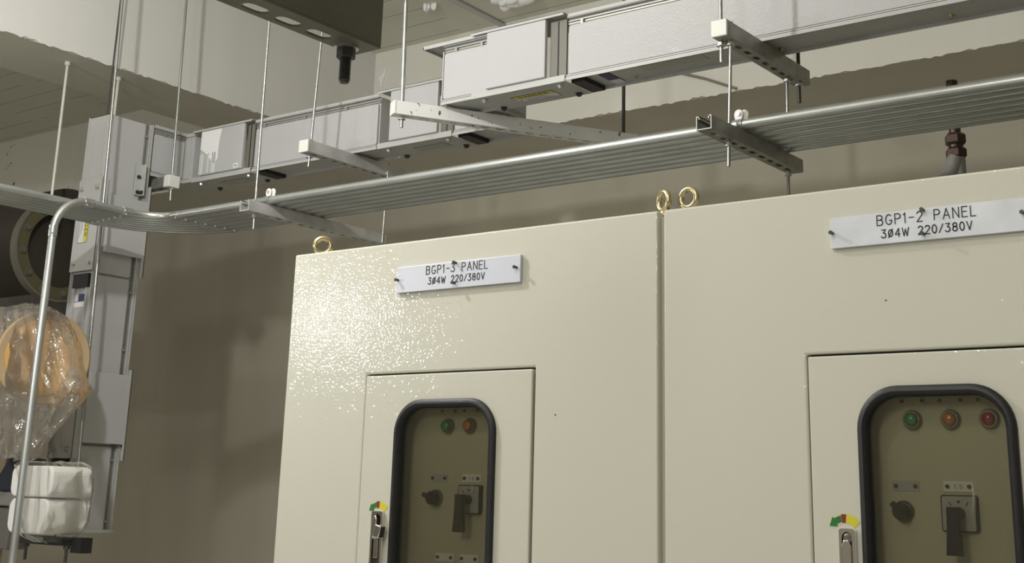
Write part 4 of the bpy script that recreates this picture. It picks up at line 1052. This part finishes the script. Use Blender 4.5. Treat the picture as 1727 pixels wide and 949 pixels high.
# white foam block
t = thing('foam_block', 'white foam block under the plastic bag, beside the drop conduit', 'foam block', (-3.72, 2.50, 1.455))
def soft_block(bm, x0, x1, y0, y1, z0, z1, r, bulge=0.0):
    add_prism(bm, rrect(x0, z0, x1, z1, r, 5), y1-y0, Mx=T((0, y0, 0)))
bm = nb(); soft_block(bm, -0.098, 0.118, -0.045, 0.10, 0.112, 0.205, 0.026); obj('upper_pad', bm, M['foam'], t, bevel=0.006, seg=3)
bm = nb(); soft_block(bm, -0.100, 0.108, -0.040, 0.10, 0.003, 0.108, 0.030); obj('lower_pad', bm, M['foam'], t, bevel=0.006, seg=3)
lv = interp([(1.672, -3.80, -3.62, 0.05, 0.07), (1.66, -3.81, -3.595, 0.05, 0.093), (1.62, -3.76, -3.59, 0.05, 0.10), (1.54, -3.745, -3.585, 0.05, 0.10), (1.49, -3.74, -3.59, 0.05, 0.10), (1.45, -3.72, -3.61, 0.05, 0.08), (1.435, -3.70, -3.63, 0.05, 0.04)], 26)
bag('plastic_bag', 'small crumpled plastic bag over the right part of the white foam', lv, M['film2'], 4.1, fold=0.012, closed=True)
t = thing('valve_body', 'dark blue casting behind the drop conduit at the left edge', 'casting', (-4.02, 2.55, 1.55))
bm = nb(); add_prism(bm, [(-0.08, 0.03), (0.09, 0.03), (0.09, 0.135), (0.03, 0.14), (-0.03, 0.07), (-0.08, 0.06)], 0.10); obj('body', bm, M['navy'], t, bevel=0.004)
bm = nb(); add_box(bm, (-0.10, -0.01, -0.015), (0.10, 0.10, 0.028)); obj('grey_band', bm, M['greypipe'], t, bevel=0.004)
bm = nb(); add_prism(bm, [(-0.10, -0.15), (0.07, -0.15), (0.085, -0.02), (-0.10, -0.02)], 0.08); obj('lower_body', bm, M['greysheet'], t, bevel=0.004)
t = thing('support_bracket', 'dark support bracket with two studs under the white foam block', 'bracket', (-3.74, 2.56, 1.405))
bm = nb(); add_box(bm, (-0.115, -0.03, 0.02), (0.115, 0.02, 0.044)); obj('bar', bm, M['bolt'], t)
bm = nb(); add_box(bm, (0.12, 0.0, 0.0), (0.172, 0.04, 0.045)); obj('block', bm, M['duct_dark'], t)
for x in (-0.105, 0.108):
    bm = nb(); add_cyl(bm, (x, -0.005, -0.03), (x, -0.005, 0.02), 0.005, 10); add_cyl(bm, (x, -0.005, 0.01), (x, -0.005, 0.02), 0.010, 6); obj('stud', bm, M['bolt'], t)

# ---------------------------------------------------------------- groups of repeated things
GROUPS = {'hanger rod': 'hanger rods for the busway and conduit supports', 'conduit_run': 'parallel conduits on the struts', 'eyebolt': 'lifting eyebolts on the cabinets',
          'nameplate': 'engraved cabinet nameplates', 'strut channel': 'strut channel supports', 'busway section': 'busway sections', 'busway joint': 'busway joints',
          'busway elbow': 'busway elbows', 'electrical cabinet': 'electrical cabinets', 'conduit clamp': 'conduit clamps', 'foam residue': 'dried foam lumps on the ceiling', 'plastic film': 'plastic bags round the pipework'}
for o in C.objects:
    if o.parent is None and 'category' in o:
        key = 'conduit_run' if o.name.split('.')[0] == 'conduit' else o['category']
        if key in GROUPS: o['group'] = GROUPS[key]
